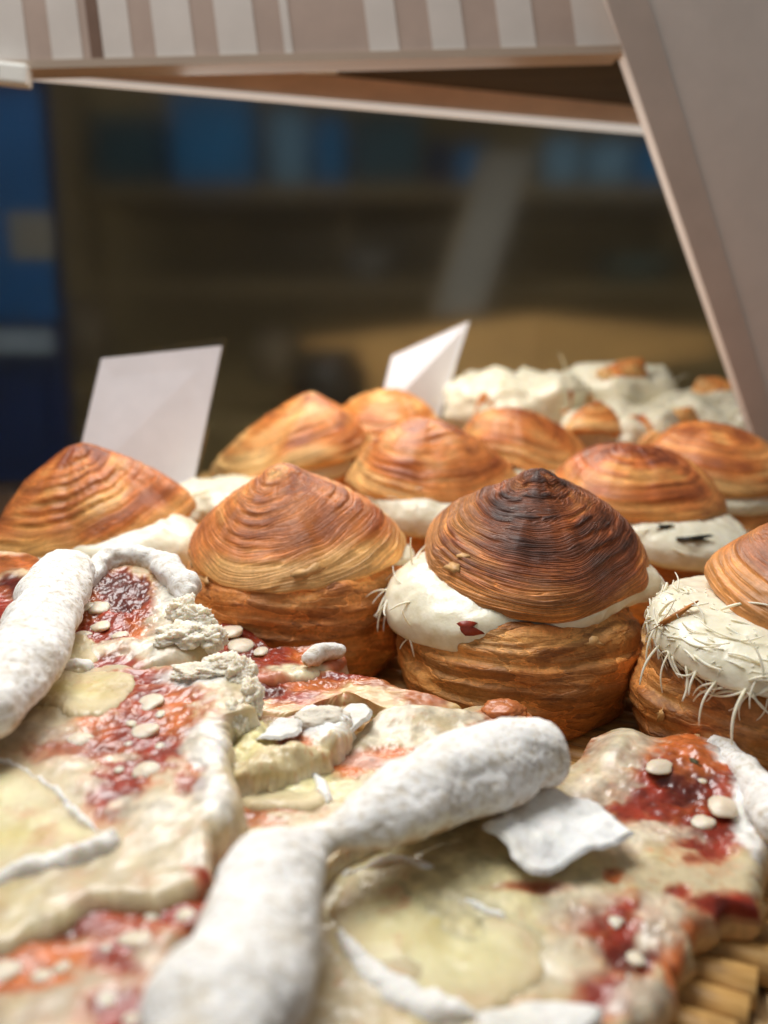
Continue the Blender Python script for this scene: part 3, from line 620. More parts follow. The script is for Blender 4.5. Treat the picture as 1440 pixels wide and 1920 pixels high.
def slab(name, parent, pl, outline, thick, base=CHEESE, paint=(), bumps=(), mat=PIZZA, nt=320, nr=70, er=0.42, rag=0.1, relief=0.06, rel_f=1.2, side=CRUMBC, seed=1, rinds=(), fade=0.0, wall=9, rough0=0.42, side_noise=0.12, warp=0.35, blot=0.5, zmin=0.02, brown=0.35, floor=None):
    so = np.array([seed*3.3, seed*1.7, seed*2.9])
    O = np.array([pl.hit(u, v)[:2] for u, v in outline]); O = resample(catmull(O, 600, True), nt, True)
    c = O.mean(0); o3 = np.concatenate([O, np.zeros((nt, 1))], 1)
    dirn = (O-c)/np.linalg.norm(O-c, axis=1)[:, None]
    O = O + dirn*(rag*(fbm(o3*1.4+so, 2)*1.2+fbm(o3*5+so, 2)*.5))[:, None]
    Lr = np.linalg.norm(O-c, axis=1)
    rs = 1-(1-np.linspace(0, 1, nr))**1.5; rs[0] = 0.002
    X = c[0]+rs[:, None]*(O[:, 0]-c[0]); Y = c[1]+rs[:, None]*(O[:, 1]-c[1])
    dist = (1-rs)[:, None]*Lr
    prep = [(inplane(pl, b), b) for b in bumps]
    def topz(x, y):
        p3 = np.stack([x, y, np.zeros_like(x)], -1)
        z = pl.z(x, y) + relief*fbm(p3*rel_f+so, 3, .4) + relief*0.10*fbm(p3*rel_f*5+so, 3)
        for (cc, Bi), b in prep:
            dx, dy = x-cc[0], y-cc[1]; q2 = (Bi[0, 0]*dx+Bi[0, 1]*dy)**2+(Bi[1, 0]*dx+Bi[1, 1]*dy)**2
            z = z + b[4]*np.exp(-q2*1.2)
        return z
    k = np.clip(dist/er, 0, 1); Z = topz(X, Y) - er*(1-np.sqrt(1-(1-k)**2))*0.8
    p3 = np.stack([X, Y, np.zeros_like(X)], -1)
    w1 = warp*(fbm(p3*1.6+so+3, 3)*1.1+fbm(p3*5.5+so+8, 3)*.8)
    w0 = warp*1.3*fbm(p3*1.3+so+3, 2)
    bl = fbm(p3*1.1+so+20, 4)
    col = mixc(np.broadcast_to(base, X.shape+(3,)), base*np.array([0.86, 0.80, 0.68]), sst(0.0, 0.5, bl)*blot)
    sp_ = fbm(p3*3.4+so+40, 3); col = mixc(col, BROWN*1.2, sst(0.42, 0.62, sp_)*brown)
    col = mixc(col, S(204, 158, 120), sst(0.1, 0.5, fbm(p3*1.5+so+55, 4))*blot*.8); col = mixc(col, S(206, 190, 128), sst(0.1, 0.5, fbm(p3*1.0+so+66, 3))*blot*.8)
    s8 = fbm(p3*7.5+so+90, 2); col = mixc(col, ORANGE, sst(0.5, 0.62, s8)*brown*1.2)
    rough = np.clip(rough0 + 0.3*fbm(p3*2.2+so+33, 3), .25, .9)
    for pt in paint:
        cc, Bi = inplane(pl, pt); soft = pt[5] if len(pt) > 5 else 0.22; st_ = pt[6] if len(pt) > 6 else 1.0
        if pt[4] is SAUCE: Bi = Bi*0.87
        m_ = mask(X, Y, cc, Bi, soft if len(pt) < 8 else .32, w1*(1.0 if len(pt) < 8 else 1.25))*st_*(1.0 if len(pt) < 8 else np.clip(.8+.5*fbm(p3*2.4+so+44, 3), 0, 1))
        if pt[4] is SAUCE:
            mh = (mask(X, Y, cc, Bi*0.86, .4, w1*1.2)*st_*0.75)[..., None]; col = col*(1-mh)+ORANGE*1.1*mh
        cv = pt[4]*(1+0.6*fbm(p3*3.2+so+60, 4))[..., None]
        col = col*(1-m_[..., None])+cv*m_[..., None]
        if len(pt) > 7:
            dx_, dy_ = X-cc[0], Y-cc[1]; q2_ = (Bi[0, 0]*dx_+Bi[0, 1]*dy_)**2+(Bi[1, 0]*dx_+Bi[1, 1]*dy_)**2; Z = Z + pt[7]*np.exp(-q2_*(1+.5*w0)*1.1)
        if pt[4] is SAUCE or pt[4] is SAUCED or pt[4] is ORANGE:
            Z = Z - 0.05*m_ + 0.035*m_*fbm(p3*4.5+so+81, 3); rough = rough*(1-m_)+0.3*m_
    if fade: col = mixc(col, CHEESE*np.array([1.0, .97, .92]), (1-sst(0.05, fade*1.6, dist+0.5*fade*w1))*.85)
    for rp in rinds:
        Pp = np.array([pl.hit(u, v)[:2] for u, v, _ in rp]); dep = [np.dot(pl.hit(u, v)-np.array([0, 0, CAM_Z]), [0, CP, -SP]) for u, v, _ in rp]
        Rp = np.array([r*d/FPX for (_, _, r), d in zip(rp, dep)]); Q = resample(catmull(np.concatenate([Pp, Rp[:, None]], 1), 120), 60)
        D = np.full(X.shape, 9.0)
        for k_ in range(60):
            D = np.minimum(D, np.hypot(X-Q[k_, 0], Y-Q[k_, 1])/np.maximum(Q[k_, 2], .03))
        D = D*(1+.5*fbm(p3*3.5+so+11, 3)); m_ = 1-sst(.8, 1.15, D)
        col = col*(1-m_[..., None])+(S(238, 236, 230)*(1+.12*fbm(p3*6+so, 3))[..., None])*m_[..., None]; rough = rough*(1-m_)+.8*m_
        Z = Z + 0.13*np.sqrt(np.maximum(1-np.minimum(D, 1)**2, 0))*(1+.8*fbm(p3*2.8+so+19, 3))
    # side wall and underside
    kk = np.linspace(0, 1, wall+1)[1:]
    Xs, Ys, Zs, Cs = [], [], [], []
    thin = thick < 0.2
    zb = np.maximum((Z[-1] if thin else pl.z(X[-1], Y[-1]))-thick, zmin); zt = Z[-1]
    for q in kk:
        zq = zt+(zb-zt)*q; bul = math.sin(q*math.pi)*0.10 - 0.10*q*thick
        pw = np.stack([X[-1], Y[-1], zq], -1)
        off = bul + side_noise*(fbm(pw*np.array([2.2, 2.2, 3.6])+so+80, 4)+0.5*fbm(pw*9+so, 2))*math.sin(min(1, q*1.3)*math.pi*.75)
        Xs.append(X[-1]+dirn[:, 0]*off); Ys.append(Y[-1]+dirn[:, 1]*off); Zs.append(zq)
        cs = mixc(np.broadcast_to(side, (nt, 3)), TOAST, sst(0.72, 0.98, np.full(nt, q)+0.15*fbm(pw*2+so, 2)))
        cs = cs*(1+0.15*fbm(pw*6+so, 2))[:, None]
        if q < 0.25: cs = 0.5*cs+0.5*col[-1]
        Cs.append(cs)
    Xb = c[0]+(np.array([0.7, 0.3, 0.01])[:, None])*(Xs[-1]-c[0]); Yb = c[1]+(np.array([0.7, 0.3, 0.01])[:, None])*(Ys[-1]-c[1])
    Zb = np.maximum(pl.z(Xb, Yb)-thick, zmin)
    if thin: Xb, Yb, Zb = X[-2::-1], Y[-2::-1], np.maximum(Z[-2::-1]-thick, zmin)
    X = np.vstack([X, Xs, Xb]); Y = np.vstack([Y, Ys, Yb]); Z = np.vstack([Z, Zs, Zb])
    C_ = np.concatenate([col, np.array(Cs), np.broadcast_to(side if thin else TOAST, (len(Xb), nt, 3))], 0)
    R_ = np.concatenate([rough, np.full((wall+len(Xb), nt), 0.75)], 0)
    V = np.stack([X, Y, Z], -1).reshape(-1, 3)
    ob = mk(name, V, grid_faces(nt, len(X)), mat, parent, base_of(parent if parent is None or parent.parent is None else parent.parent), C_.reshape(-1, 3), R_.ravel())
    return ob, topz
def cgrid(P3, rad, n_around, n_len, flat=1.0, amp=0.06, freq=1.0, seed=1, cap=0.9, wr=0.0):
    P3 = np.asarray(P3, float); rad = np.asarray(rad, float)
    Q = resample(catmull(np.concatenate([P3, rad[:, None]], 1), 300), n_len); C_, R_ = Q[:, :3], Q[:, 3].copy()
    s = np.concatenate([[0], np.cumsum(np.linalg.norm(np.diff(C_, axis=0), axis=1))])
    for end, r0 in ((s, R_[0]), (s[-1]-s, R_[-1])):
        e = np.clip(end/(r0*cap), 0, 1); R_ = R_*np.sqrt(np.maximum(1-(1-e)**2, 1e-4))
    T = np.gradient(C_, axis=0); T /= np.linalg.norm(T, axis=1)[:, None]
    sd = np.cross(T, [0, 0, 1.0]); sd /= np.linalg.norm(sd, axis=1)[:, None]; up = np.cross(sd, T)
    th = np.linspace(0, 2*np.pi, n_around, endpoint=False)
    N = sd[:, None]*np.cos(th)[None, :, None]+flat*up[:, None]*np.sin(th)[None, :, None]
    V = C_[:, None]+R_[:, None, None]*N; so = np.array([seed*2.7, seed*.9, seed*4.1])
    d = amp*fbm(V*freq+so, 2, .35)*1.5 + 0.18*amp*fbm(V*freq*2.6+so+3, 2) + 0.014*amp/.1*fbm(V*7+so, 3)
    if wr: d = d + 0.55*wr*np.minimum(0.10, np.abs(fbm(V*np.array([0.9, 1.8, 1.6])+so+5, 2)))/.10*.5 + 0.5*wr*np.minimum(.1, np.abs(fbm(V*np.array([2.4, 5.0, 4.0])+so, 2)))/.1*.4 
    return V + N*(d*np.clip(R_/R_.max()*1.5, 0, 1)[:, None] if True else d)[..., None]
def tube(name, parent, P3, rad, mat, na=40, nl=90, flat=1.0, amp=0.06, freq=1.0, seed=1, col=None, rough=0.7, wr=0.0, cap=0.9):
    V = cgrid(P3, rad, na, nl, flat, amp, freq, seed, cap, wr); V = V.reshape(-1, 3)
    C_ = None; R_ = None
    if col is not None:
        C_ = np.broadcast_to(col, (len(V), 3))*(1+0.12*fbm(V*2+seed, 3))[:, None]; R_ = np.full(len(V), rough)
    if mat is FLOUR:
        up = np.tile(np.sin(np.linspace(0, 2*np.pi, na, endpoint=False)), nl); R_ = np.clip(0.72+0.55*up, 0, 1)
    pb = parent if parent is None or parent.parent is None else parent.parent
    return mk(name, V, grid_faces(na, nl)[:, ::-1].copy(), mat, parent, base_of(pb), C_, R_)
def px_tube(name, parent, pl, pts, mat, dz=0.0, sink=0.35, **kw):
    if mat is RIND: kw['flat'] = .5; kw['amp'] = kw.get('amp', .06)*1.6
    """tube whose pixels (u, v, radius px) are read on a plane raised by dz"""
    P3, R = [], []
    for (u, v, r) in pts:
        p = pl.hit(u, v, dz); depth = np.dot(p-np.array([0, 0, CAM_Z]), [0, CP, -SP]); P3.append(p); R.append(r*depth/FPX)
    P3 = np.array(P3); return tube(name, parent, P3, R, mat, **kw)
_dots = []
def dot(parent, pl, topz, u, v, ru, rv, rz=0.0, h=0.36, name='cheese_bead'):
    if not _dots:
        for s in range(4):
            n, m = 20, 12; th = np.linspace(0, 2*np.pi, n, endpoint=False); ph = np.linspace(-np.pi/2, np.pi/2, m)
            PH, TH = np.meshgrid(ph, th, indexing='ij'); p = np.stack([np.cos(PH)*np.cos(TH), np.cos(PH)*np.sin(TH), np.sin(PH)], -1)
            p = p*(1+0.24*fbm(p*1.2+s*9, 2))[..., None]; V = p.reshape(-1, 3)
            o = mk(name, V, grid_faces(n, m), DOT, None, (0, 0, 0), np.broadcast_to(S(222, 208, 186), (len(V), 3)), np.full(len(V), .32)); _dots.append(o.data); bpy.data.objects.remove(o)
    p = pl.hit(u, v); z = float(topz(np.array([p[0]]), np.array([p[1]]))[0]); p = at_z(u, v, z)
    depth = np.dot(p-np.array([0, 0, CAM_Z]), [0, CP, -SP]); sx = ru*depth/FPX; q = at_z(u, v+rv, z); sy = min(abs(q[1]-p[1]), sx*1.2)
    o = bpy.data.objects.new(name, _dots[random.randrange(4)]); COL.objects.link(o); o.parent = parent
    pb = parent if parent.parent is None else parent.parent
    o.location = Vector(p-base_of(pb)+np.array([0, 0, -0.10]))*C2M; o.rotation_euler = (random.uniform(-.15, .15), random.uniform(-.15, .15), rz)
    q_ = random.uniform(.78, 1.05); o.scale = (sx*q_, sy*q_*random.uniform(.85, 1.1), min(sx, sy)*h); return o
def chunk(name, parent, p, size, mat, col, seed, amp=0.45, n=70, m=46, freq=1.6, rough=.8):
    if mat is CRUMB: amp *= .75; freq *= .75
    if name.startswith('cheese_l'): size = (size[0]*1.15, size[1]*1.15, size[2]*.6); amp *= 1.5
    th = np.linspace(0, 2*np.pi, n, endpoint=False); ph = np.linspace(-np.pi/2, np.pi/2, m)
    PH, TH = np.meshgrid(ph, th, indexing='ij'); p0 = np.stack([np.cos(PH)*np.cos(TH), np.cos(PH)*np.sin(TH), np.sin(PH)], -1)
    d = fbm(p0*freq+seed*3.1, 5, .65)
    q = p0*(1+amp*d)[..., None]*np.array(size); V = q.reshape(-1, 3)+np.array(p)
    C_ = np.broadcast_to(col, (len(V), 3))*(1+0.25*d.reshape(-1))[:, None]
    pb = parent if parent.parent is None else parent.parent
    return mk(name, V, grid_faces(n, m), mat, parent, base_of(pb), C_, np.full(len(V), rough))
def brie(parent, pl, outline, lift=0.12, thick=0.3, col=YEL, seed=1, rag=.06, **kw):
    oc = np.mean(np.array(outline, float), 0); outline = [tuple(oc+(np.array(q)-oc)*1.07) for q in outline]
    lift = lift*.5; col = col*0.6+S(224, 214, 172)*0.4
    p2 = Plane(0, 0, 0); p2.c = pl.c; p2.z0 = pl.z0+lift; p2.a = pl.a; p2.b = pl.b
    return slab('cheese_slice', parent, p2, outline, thick, col, mat=BRIE, nt=300, nr=70, er=.3, rag=rag*2.4, relief=.12, rel_f=.9, side=S(234, 230, 214), seed=seed, wall=5, rough0=.42, side_noise=.03, blot=.9, brown=.10, fade=.8, **kw)[0]
def sheet(name, parent, pl, outline, lift, col, mat, seed, crinkle=0.14, thick=.1, f=1.5):
    p2 = Plane(0, 0, 0); p2.c = pl.c; p2.z0 = pl.z0+lift; p2.a = pl.a; p2.b = pl.b
    return slab(name, parent, p2, outline, thick, col, mat=mat, nt=220, nr=44, er=.05, rag=.08, relief=crinkle, rel_f=f, side=col, seed=seed, wall=3, rough0=.75, side_noise=.03, blot=.15, brown=.0)[0]
GP = 'torn pizza pieces heaped in front of the pastries'
def pz(pl, label): return thing('pizza_piece', (pl.c[0], pl.c[1], 0), label, 'pizza', GP)

# ------------------------------------------------------------------ pizza pieces, back to front
# front right piece
pl = Plane(1040, 1640, 1.2, -0.03, 0.03)
t = pz(pl, 'large cheese-covered pizza piece with a white rind flap, lying over the bamboo canes')
o, tz = slab('pizza_base', t, pl, [(560, 1680), (600, 1590), (720, 1530), (860, 1500), (980, 1455), (1080, 1425), (1112, 1385), (1170, 1372), (1230, 1392), (1300, 1388), (1352, 1396), (1420, 1450), (1448, 1520), (1448, 1590), (1426, 1650), (1436, 1690), (1370, 1692), (1312, 1735), (1280, 1768), (1266, 1812), (1276, 1836), (1240, 1885), (1150, 1950), (980, 2010), (700, 2010), (520, 1980), (520, 1800)],
    1.1, paint=((860, 1640, 230, 150, S(206, 196, 150), .4, .8), (1110, 1400, 40, 40, BROWN, .3), (1290, 1450, 105, 62, ORANGE, .3), (1280, 1500, 120, 60, SAUCE, .25), (1335, 1560, 70, 42, SAUCE, .3), (1280, 1480, 50, 36, SAUCED, .5), (1310, 1440, 60, 34, ORANGE, .5, .8),
    (1155, 1725, 80, 34, SAUCE, .3), (1185, 1772, 60, 40, SAUCE, .3), (1180, 1800, 44, 40, SAUCED, .4), (1150, 1860, 66, 32, SAUCE, .3), (1010, 1672, 55, 10, SAUCE, .6, .8), (1150, 1645, 18, 14, ORANGE, .4), (1270, 1670, 20, 12, SAUCE, .4), (1395, 1690, 90, 16, SAUCE, .4), (1310, 1728, 60, 16, ORANGE, .5), (1265, 1790, 25, 60, ORANGE, .4),
    (1120, 1500, 50, 12, BROWN, .4, .8), (1412, 1520, 36, 90, FLR, .3), (1370, 1420, 50, 30, FLR, .3), (1160, 1420, 62, 44, CH2, .14, .95, .12), (1130, 1482, 70, 22, CH2, .14, .9, .08), (1230, 1562, 76, 20, CH2, .14, .95, .08), (1150, 1580, 60, 20, CH2, .2, .8, .06), (1200, 1866, 60, 36, CH2, .15, .95, .14), (1100, 1560, 60, 30, CH2, .2, .7, .05), (1080, 1700, 70, 40, CH2, .2, .8, .07), (1240, 1720, 44, 50, CH2, .2, .85, .07), (1060, 1800, 70, 50, CH2, .2, .8, .07)),
    bumps=((1290, 1440, 110, 70, .75), (1160, 1420, 60, 46, .45), (1390, 1480, 50, 80, .35), (900, 1650, 160, 100, .15)), nt=460, nr=130, rag=.16, relief=.10, seed=2, side=S(206, 164, 110), brown=.3)
lump = lambda lst, seed: [chunk('cheese_lump', t, pl.hit(u, v)+np.array([0, 0, dz]), s, BRIE, S(224, 212, 186), seed+k, .35, 50, 30, 1.4, .5) for k, (u, v, dz, s) in enumerate(lst)]
for a in ((1356, 1506, 32, 24, 0), (1236, 1432, 36, 14, .5), (1318, 1458, 10, 7, 0), (1320, 1535, 24, 18, .8), (1192, 1790, 22, 26, 0), (1150, 1720, 20, 14, 0), (1170, 1835, 22, 20, 0)): dot(t, pl, tz, *a)
px_tube('crust', t, pl, [(1322, 1396, 16), (1360, 1412, 26), (1400, 1452, 32), (1436, 1505, 34), (1466, 1570, 34)], FLOUR, dz=.35, amp=.14, freq=1.8, seed=4, na=36, nl=70)
brie(t, pl, [(628, 1720), (650, 1650), (740, 1615), (820, 1630), (872, 1682), (935, 1715), (1010, 1760), (1010, 1830), (930, 1880), (800, 1900), (700, 1840), (640, 1780)], .14, .34, S(222, 212, 160), 5, rinds=([(640, 1640, 6), (700, 1618, 9), (760, 1608, 14), (800, 1626, 16), (838, 1632, 14), (868, 1672, 11), (898, 1700, 12), (938, 1716, 10)], [(640, 1750, 10), (668, 1790, 20), (712, 1830, 30), (770, 1868, 34), (840, 1900, 34), (910, 1930, 30)],))
sheet('rind_sheet', t, pl, [(900, 1910), (960, 1886), (1050, 1876), (1120, 1888), (1080, 1940), (960, 1980)], .3, FLR, RIND, 9)
sheet('rind_flap', t, pl, [(908, 1552), (950, 1522), (985, 1490), (1020, 1478), (1060, 1492), (1120, 1512), (1160, 1545), (1184, 1568), (1120, 1596), (1060, 1606), (1000, 1626), (972, 1604), (948, 1578)], .62, S(238, 237, 233), RIND, 11, .26, .07, 1.0)
chip('herb_leaf', t, at_z(1302, 1428, 2.05), (.18, .06, .02), m_simple('dried herb', S(70, 66, 34), .6), (0.3, 0, -.9), 3)

# lower dark piece peeking out under the curled crust
pl0 = Plane(640, 1860, 0.9)
t = pz(pl0, 'shaded lower pizza piece peeking out under the large curled crust')
o, tz = slab('pizza_base', t, pl0, [(430, 1700), (560, 1640), (700, 1700), (760, 1850), (800, 1990), (600, 2060), (380, 2020)], .85, paint=((560, 1740, 70, 120, BROWN, .4), (620, 1900, 90, 60, YEL, .4), (500, 1900, 60, 60, ORANGE, .4)), seed=8, nt=160, nr=40)

# long curled crust piece
pl = Plane(700, 1440, 1.9, 0.0, 0.02)
t = pz(pl, 'pizza piece with a long, thick, floured white crust curling towards the front')
o, tz = slab('pizza_base', t, pl, [(400, 1640), (410, 1550), (450, 1500), (500, 1450), (590, 1420), (660, 1378), (730, 1345), (850, 1326), (940, 1318), (994, 1332), (1030, 1380), (960, 1450), (820, 1520), (680, 1570), (600, 1640), (500, 1720), (400, 1720)],
    1.4, paint=((690, 1425, 70, 20, PINK, .5), (740, 1408, 50, 10, ORANGE, .4), (640, 1446, 50, 16, ORANGE, .4), (560, 1470, 90, 30, YEL, .4), (945, 1345, 58, 26, ORANGE, .3), (920, 1368, 40, 18, BROWN, .4), (900, 1395, 50, 8, SAUCED, .4, .7), (500, 1518, 80, 11, BROWN, .4), (480, 1540, 60, 10, ORANGE, .4, .8), (420, 1600, 46, 60, ORANGE, .4), (800, 1346, 76, 16, CH2, .16, .9, .12), (716, 1356, 50, 18, CH2, .16, .9, .12), (862, 1352, 50, 14, CH2, .16, .9, .10), (760, 1385, 90, 14, CH2, .18, .9, .07)),
    bumps=((780, 1355, 110, 26, .35), (950, 1345, 50, 26, .3), (560, 1475, 60, 30, .15)), nt=380, nr=100, rag=.15, relief=.10, seed=13, brown=.45)
plc = Plane(700, 1500, 2.75)
px_tube('crust', t, plc, [(1052, 1392, 40), (1010, 1402, 66), (930, 1432, 82), (840, 1470, 88), (750, 1510, 74), (680, 1544, 50), (628, 1562, 36), (575, 1590, 52), (530, 1640, 88), (496, 1712, 108), (462, 1800, 120), (416, 1890, 124), (366, 1980, 118), (330, 2060, 100)], FLOUR, amp=.16, freq=.9, seed=3, na=90, nl=320, flat=.80, wr=.14, cap=.8)
brie(t, pl, [(450, 1492), (520, 1452), (600, 1446), (622, 1480), (600, 1508), (520, 1516)], .16, .26, S(220, 208, 160), 15, rinds=([(570, 1440, 7), (596, 1462, 10), (612, 1486, 12), (622, 1506, 8)],))
sheet('rind_flap', t, pl, [(640, 1350), (650, 1322), (684, 1320), (690, 1340), (665, 1362), (650, 1375)], .5, S(224, 222, 214), RIND, 17, .12)
chunk('browned_bubble', t, pl.hit(945, 1345)+np.array([0, 0, .2]), (.65, .5, .32), PIZZA, S(190, 110, 56), 71, .3, 60, 36, 1.6, .45)

# torn bread chunk in the middle
pl = Plane(540, 1400, 2.55, 0.05, -0.05)
t = pz(pl, 'short torn bread end with yellow cheese and white flour, between the heaps')
o, tz = slab('pizza_base', t, pl, [(418, 1400), (428, 1356), (480, 1342), (540, 1346), (600, 1326), (648, 1326), (658, 1352), (640, 1378), (580, 1412), (500, 1440), (430, 1440)], 1.6, base=S(212, 196, 154), paint=((470, 1380, 60, 40, YEL, .4), (590, 1350, 70, 30, FLR, .3), (540, 1372, 22, 14, SAUCE, .4), (555, 1388, 26, 16, ORANGE, .4), (500, 1352, 50, 10, BROWN, .4, .6)),
    bumps=((600, 1350, 60, 30, .3), (470, 1375, 40, 26, .2)), nt=340, nr=70, rag=.12, relief=.26, rel_f=1.6, seed=19, side_noise=.30, er=.4)
chunk('floury_lump', t, pl.hit(605, 1352)+np.array([0, 0, .02]), (.8, .55, .32), RIND, S(214, 206, 190), 75, .35, 70, 40, 1.6)
sheet('rind_flap', t, pl, [(480, 1378), (520, 1352), (560, 1356), (556, 1380), (520, 1384)], .16, FLR, RIND, 18, .2, .05)

# thin browned piece
pl = Plane(640, 1285, 2.2, 0.0, 0.10)
t = pz(pl, 'thin browned pizza piece with melted red sauce, leaning before the closed orange-brown pastry')
o, tz = slab('pizza_base', t, pl, [(456, 1322), (476, 1272), (540, 1250), (620, 1252), (700, 1262), (760, 1282), (812, 1300), (862, 1318), (820, 1336), (740, 1330), (660, 1304), (590, 1318), (520, 1338)], .55, base=S(214, 186, 134), paint=((540, 1290, 60, 24, SAUCE, .5), (600, 1275, 70, 18, ORANGE, .4), (500, 1285, 30, 20, SAUCED, .4), (720, 1275, 80, 14, BROWN, .4), (800, 1310, 60, 18, BROWN, .4), (650, 1262, 40, 8, SAUCE, .4)),
    nt=320, nr=60, rag=.16, relief=.12, seed=23, side=S(222, 204, 152), side_noise=.16, brown=.6)
# sauce covered piece with white tip
pl = Plane(520, 1225, 2.5, 0.0, 0.06)
t = pz(pl, 'red sauced pizza scrap with a pointed white crust tip, below the closed orange-brown pastry')
o, tz = slab('pizza_base', t, pl, [(384, 1200), (400, 1170), (440, 1160), (480, 1186), (540, 1212), (610, 1206), (650, 1220), (640, 1240), (580, 1258), (500, 1268), (420, 1256)], 1.3, base=S(190, 110, 76), paint=((440, 1200, 70, 40, SAUCE, .4), (520, 1230, 60, 26, SAUCE, .4), (580, 1226, 40, 18, ORANGE, .4), (480, 1210, 40, 20, SAUCED, .5, .7), (560, 1252, 60, 10, S(224, 214, 180), .4)), bumps=((430, 1180, 40, 30, .3),), nt=300, nr=60, rag=.14, relief=.1, seed=27)
for a in ((432, 1180, 26, 17, 0), (452, 1206, 26, 10, .2), (490, 1216, 16, 8, 0)): dot(t, pl, tz, *a)
px_tube('crust', t, pl, [(570, 1240, 10), (600, 1226, 18), (630, 1220, 17), (648, 1222, 10)], FLOUR, dz=.25, amp=.08, freq=2, seed=5, na=24, nl=50)

# left back piece with deep red sauce and torn crumb
pl = Plane(250, 1150, 4.3, 0.0, 0.26)
t = pz(pl, 'pizza piece with dark red sauce and fluffy torn edge, before the leftmost pastry')
o, tz = slab('pizza_base', t, pl, [(130, 1200), (150, 1110), (190, 1056), (260, 1040), (325, 1064), (356, 1112), (380, 1160), (404, 1196), (360, 1230), (270, 1258), (190, 1262), (140, 1240)], 1.6, base=S(200, 182, 148), paint=((222, 1122, 66, 54, SAUCE, .25), (228, 1172, 70, 34, SAUCE, .25), (225, 1105, 55, 30, SAUCED, .4), (262, 1178, 28, 26, ORANGE, .4), (170, 1120, 20, 30, ORANGE, .5, .7), (220, 1240, 40, 14, SAUCE, .5), (320, 1120, 30, 60, S(226, 218, 200), .5), (255, 1206, 50, 14, CH2, .15, .95, .1), (300, 1222, 56, 20, CH2, .15, .95, .14), (192, 1214, 34, 12, CH2, .15, .9, .08), (300, 1180, 30, 30, CH2, .15, .9, .1)), nt=380, nr=90, rag=.14, relief=.10, seed=31, side_noise=.2, brown=.2)
for a in ((184, 1134, 24, 13, 0), (160, 1132, 18, 12, 0), (188, 1168, 21, 12, .2), (224, 1186, 20, 15, 0), (158, 1184, 18, 10, 0)): dot(t, pl, tz, *a)
px_tube('crust', t, pl, [(166, 1100, 14), (186, 1062, 22), (240, 1044, 24), (300, 1056, 26), (338, 1090, 28), (352, 1124, 20)], FLOUR, dz=.1, amp=.12, freq=2, seed=6, na=36, nl=90)
for k, (u, v, dz, s) in enumerate(((372, 1168, .1, (.55, .45, .45)), (392, 1192, -.1, (.5, .5, .4)), (345, 1150, .0, (.5, .5, .5)), (340, 1200, .1, (.7, .6, .35)))):
    chunk('torn_crumb', t, pl.hit(u, v)+np.array([0, 0, dz]), s, CRUMB, S(232, 224, 206), 80+k, .85, 90, 60, 2.6)
brie(t, pl, [(84, 1250), (104, 1212), (132, 1186), (172, 1192), (182, 1222), (160, 1250), (120, 1262)], .15, .25, S(216, 206, 162), 33, rinds=([(66, 1262, 8), (110, 1250, 12), (150, 1244, 12), (196, 1250, 8)],))

# big left piece
pl = Plane(230, 1420, 3.1, 0.0, 0.12)
t = pz(pl, 'big pizza piece with red sauce streak, oval cheese beads and yellow cheese slices, at left')
o, tz = slab('pizza_base', t, pl, [(-90, 1290), (30, 1250), (200, 1238), (330, 1240), (430, 1222), (478, 1246), (470, 1316), (432, 1340), (425, 1400), (452, 1470), (440, 1520), (405, 1560), (385, 1640), (330, 1668), (200, 1690), (-90, 1740)], 1.5, base=S(202, 186, 152),
    paint=((290, 1320, 70, 56, SAUCE, .3), (250, 1390, 84, 56, SAUCE, .3), (218, 1470, 44, 60, SAUCE, .3), (130, 1402, 70, 26, SAUCE, .5, .7), (330, 1330, 34, 44, ORANGE, .4), (180, 1360, 40, 24, ORANGE, .5, .7), (270, 1270, 40, 14, SAUCE, .5), (355, 1480, 22, 30, SAUCE, .5, .8), (370, 1440, 20, 10, ORANGE, .5), (400, 1620, 30, 30, SAUCE, .5), (430, 1250, 30, 14, ORANGE, .5, .7), (360, 1270, 60, 14, FLR, .5), (400, 1400, 30, 50, FLR, .5), (385, 1395, 40, 40, FLR, .15, .9, .14), (400, 1490, 36, 40, FLR, .15, .9, .12), (300, 1520, 90, 36, CH2, .15, .95, .09), (372, 1406, 30, 26, CH2, .15, .7, .08), (140, 1432, 60, 16, CH2, .15, .75, .07), (60, 1372, 90, 24, CH2, .2, .8, .06), (160, 1470, 40, 16, CH2, .15, .8, .08), (226, 1414, 34, 8, CH2, .15, .9, .06), (390, 1590, 40, 30, CH2, .15, .9, .1)), nt=460, nr=120, rag=.2, relief=.10, seed=37, side_noise=.22, brown=.12)
for a in ((280, 1312, 30, 13, 0), (270, 1366, 32, 16, 0), (278, 1438, 30, 17, 0), (152, 1381, 30, 14, 0), (246, 1350, 12, 9, 0), (242, 1388, 12, 8, 0), (225, 1435, 10, 7, 0), (300, 1332, 12, 8, 0), (362, 1546, 28, 22, 0), (300, 1392, 12, 8, .3)): dot(t, pl, tz, *a)
brie(t, pl, [(20, 1290), (60, 1262), (140, 1256), (238, 1258), (236, 1300), (200, 1332), (150, 1340), (90, 1320)], .16, .3, S(224, 214, 166), 38)
brie(t, pl, [(-90, 1440), (0, 1424), (62, 1450), (124, 1494), (164, 1546), (214, 1570), (150, 1600), (40, 1632), (-90, 1650)], .2, .4, S(224, 216, 170), 39, rinds=([(-30, 1410, 8), (20, 1424, 10), (70, 1448, 10), (112, 1480, 10), (142, 1520, 9), (176, 1546, 8), (214, 1566, 7)], [(-60, 1668, 22), (10, 1648, 24), (70, 1624, 24), (130, 1606, 22), (180, 1586, 18), (220, 1572, 10)],))
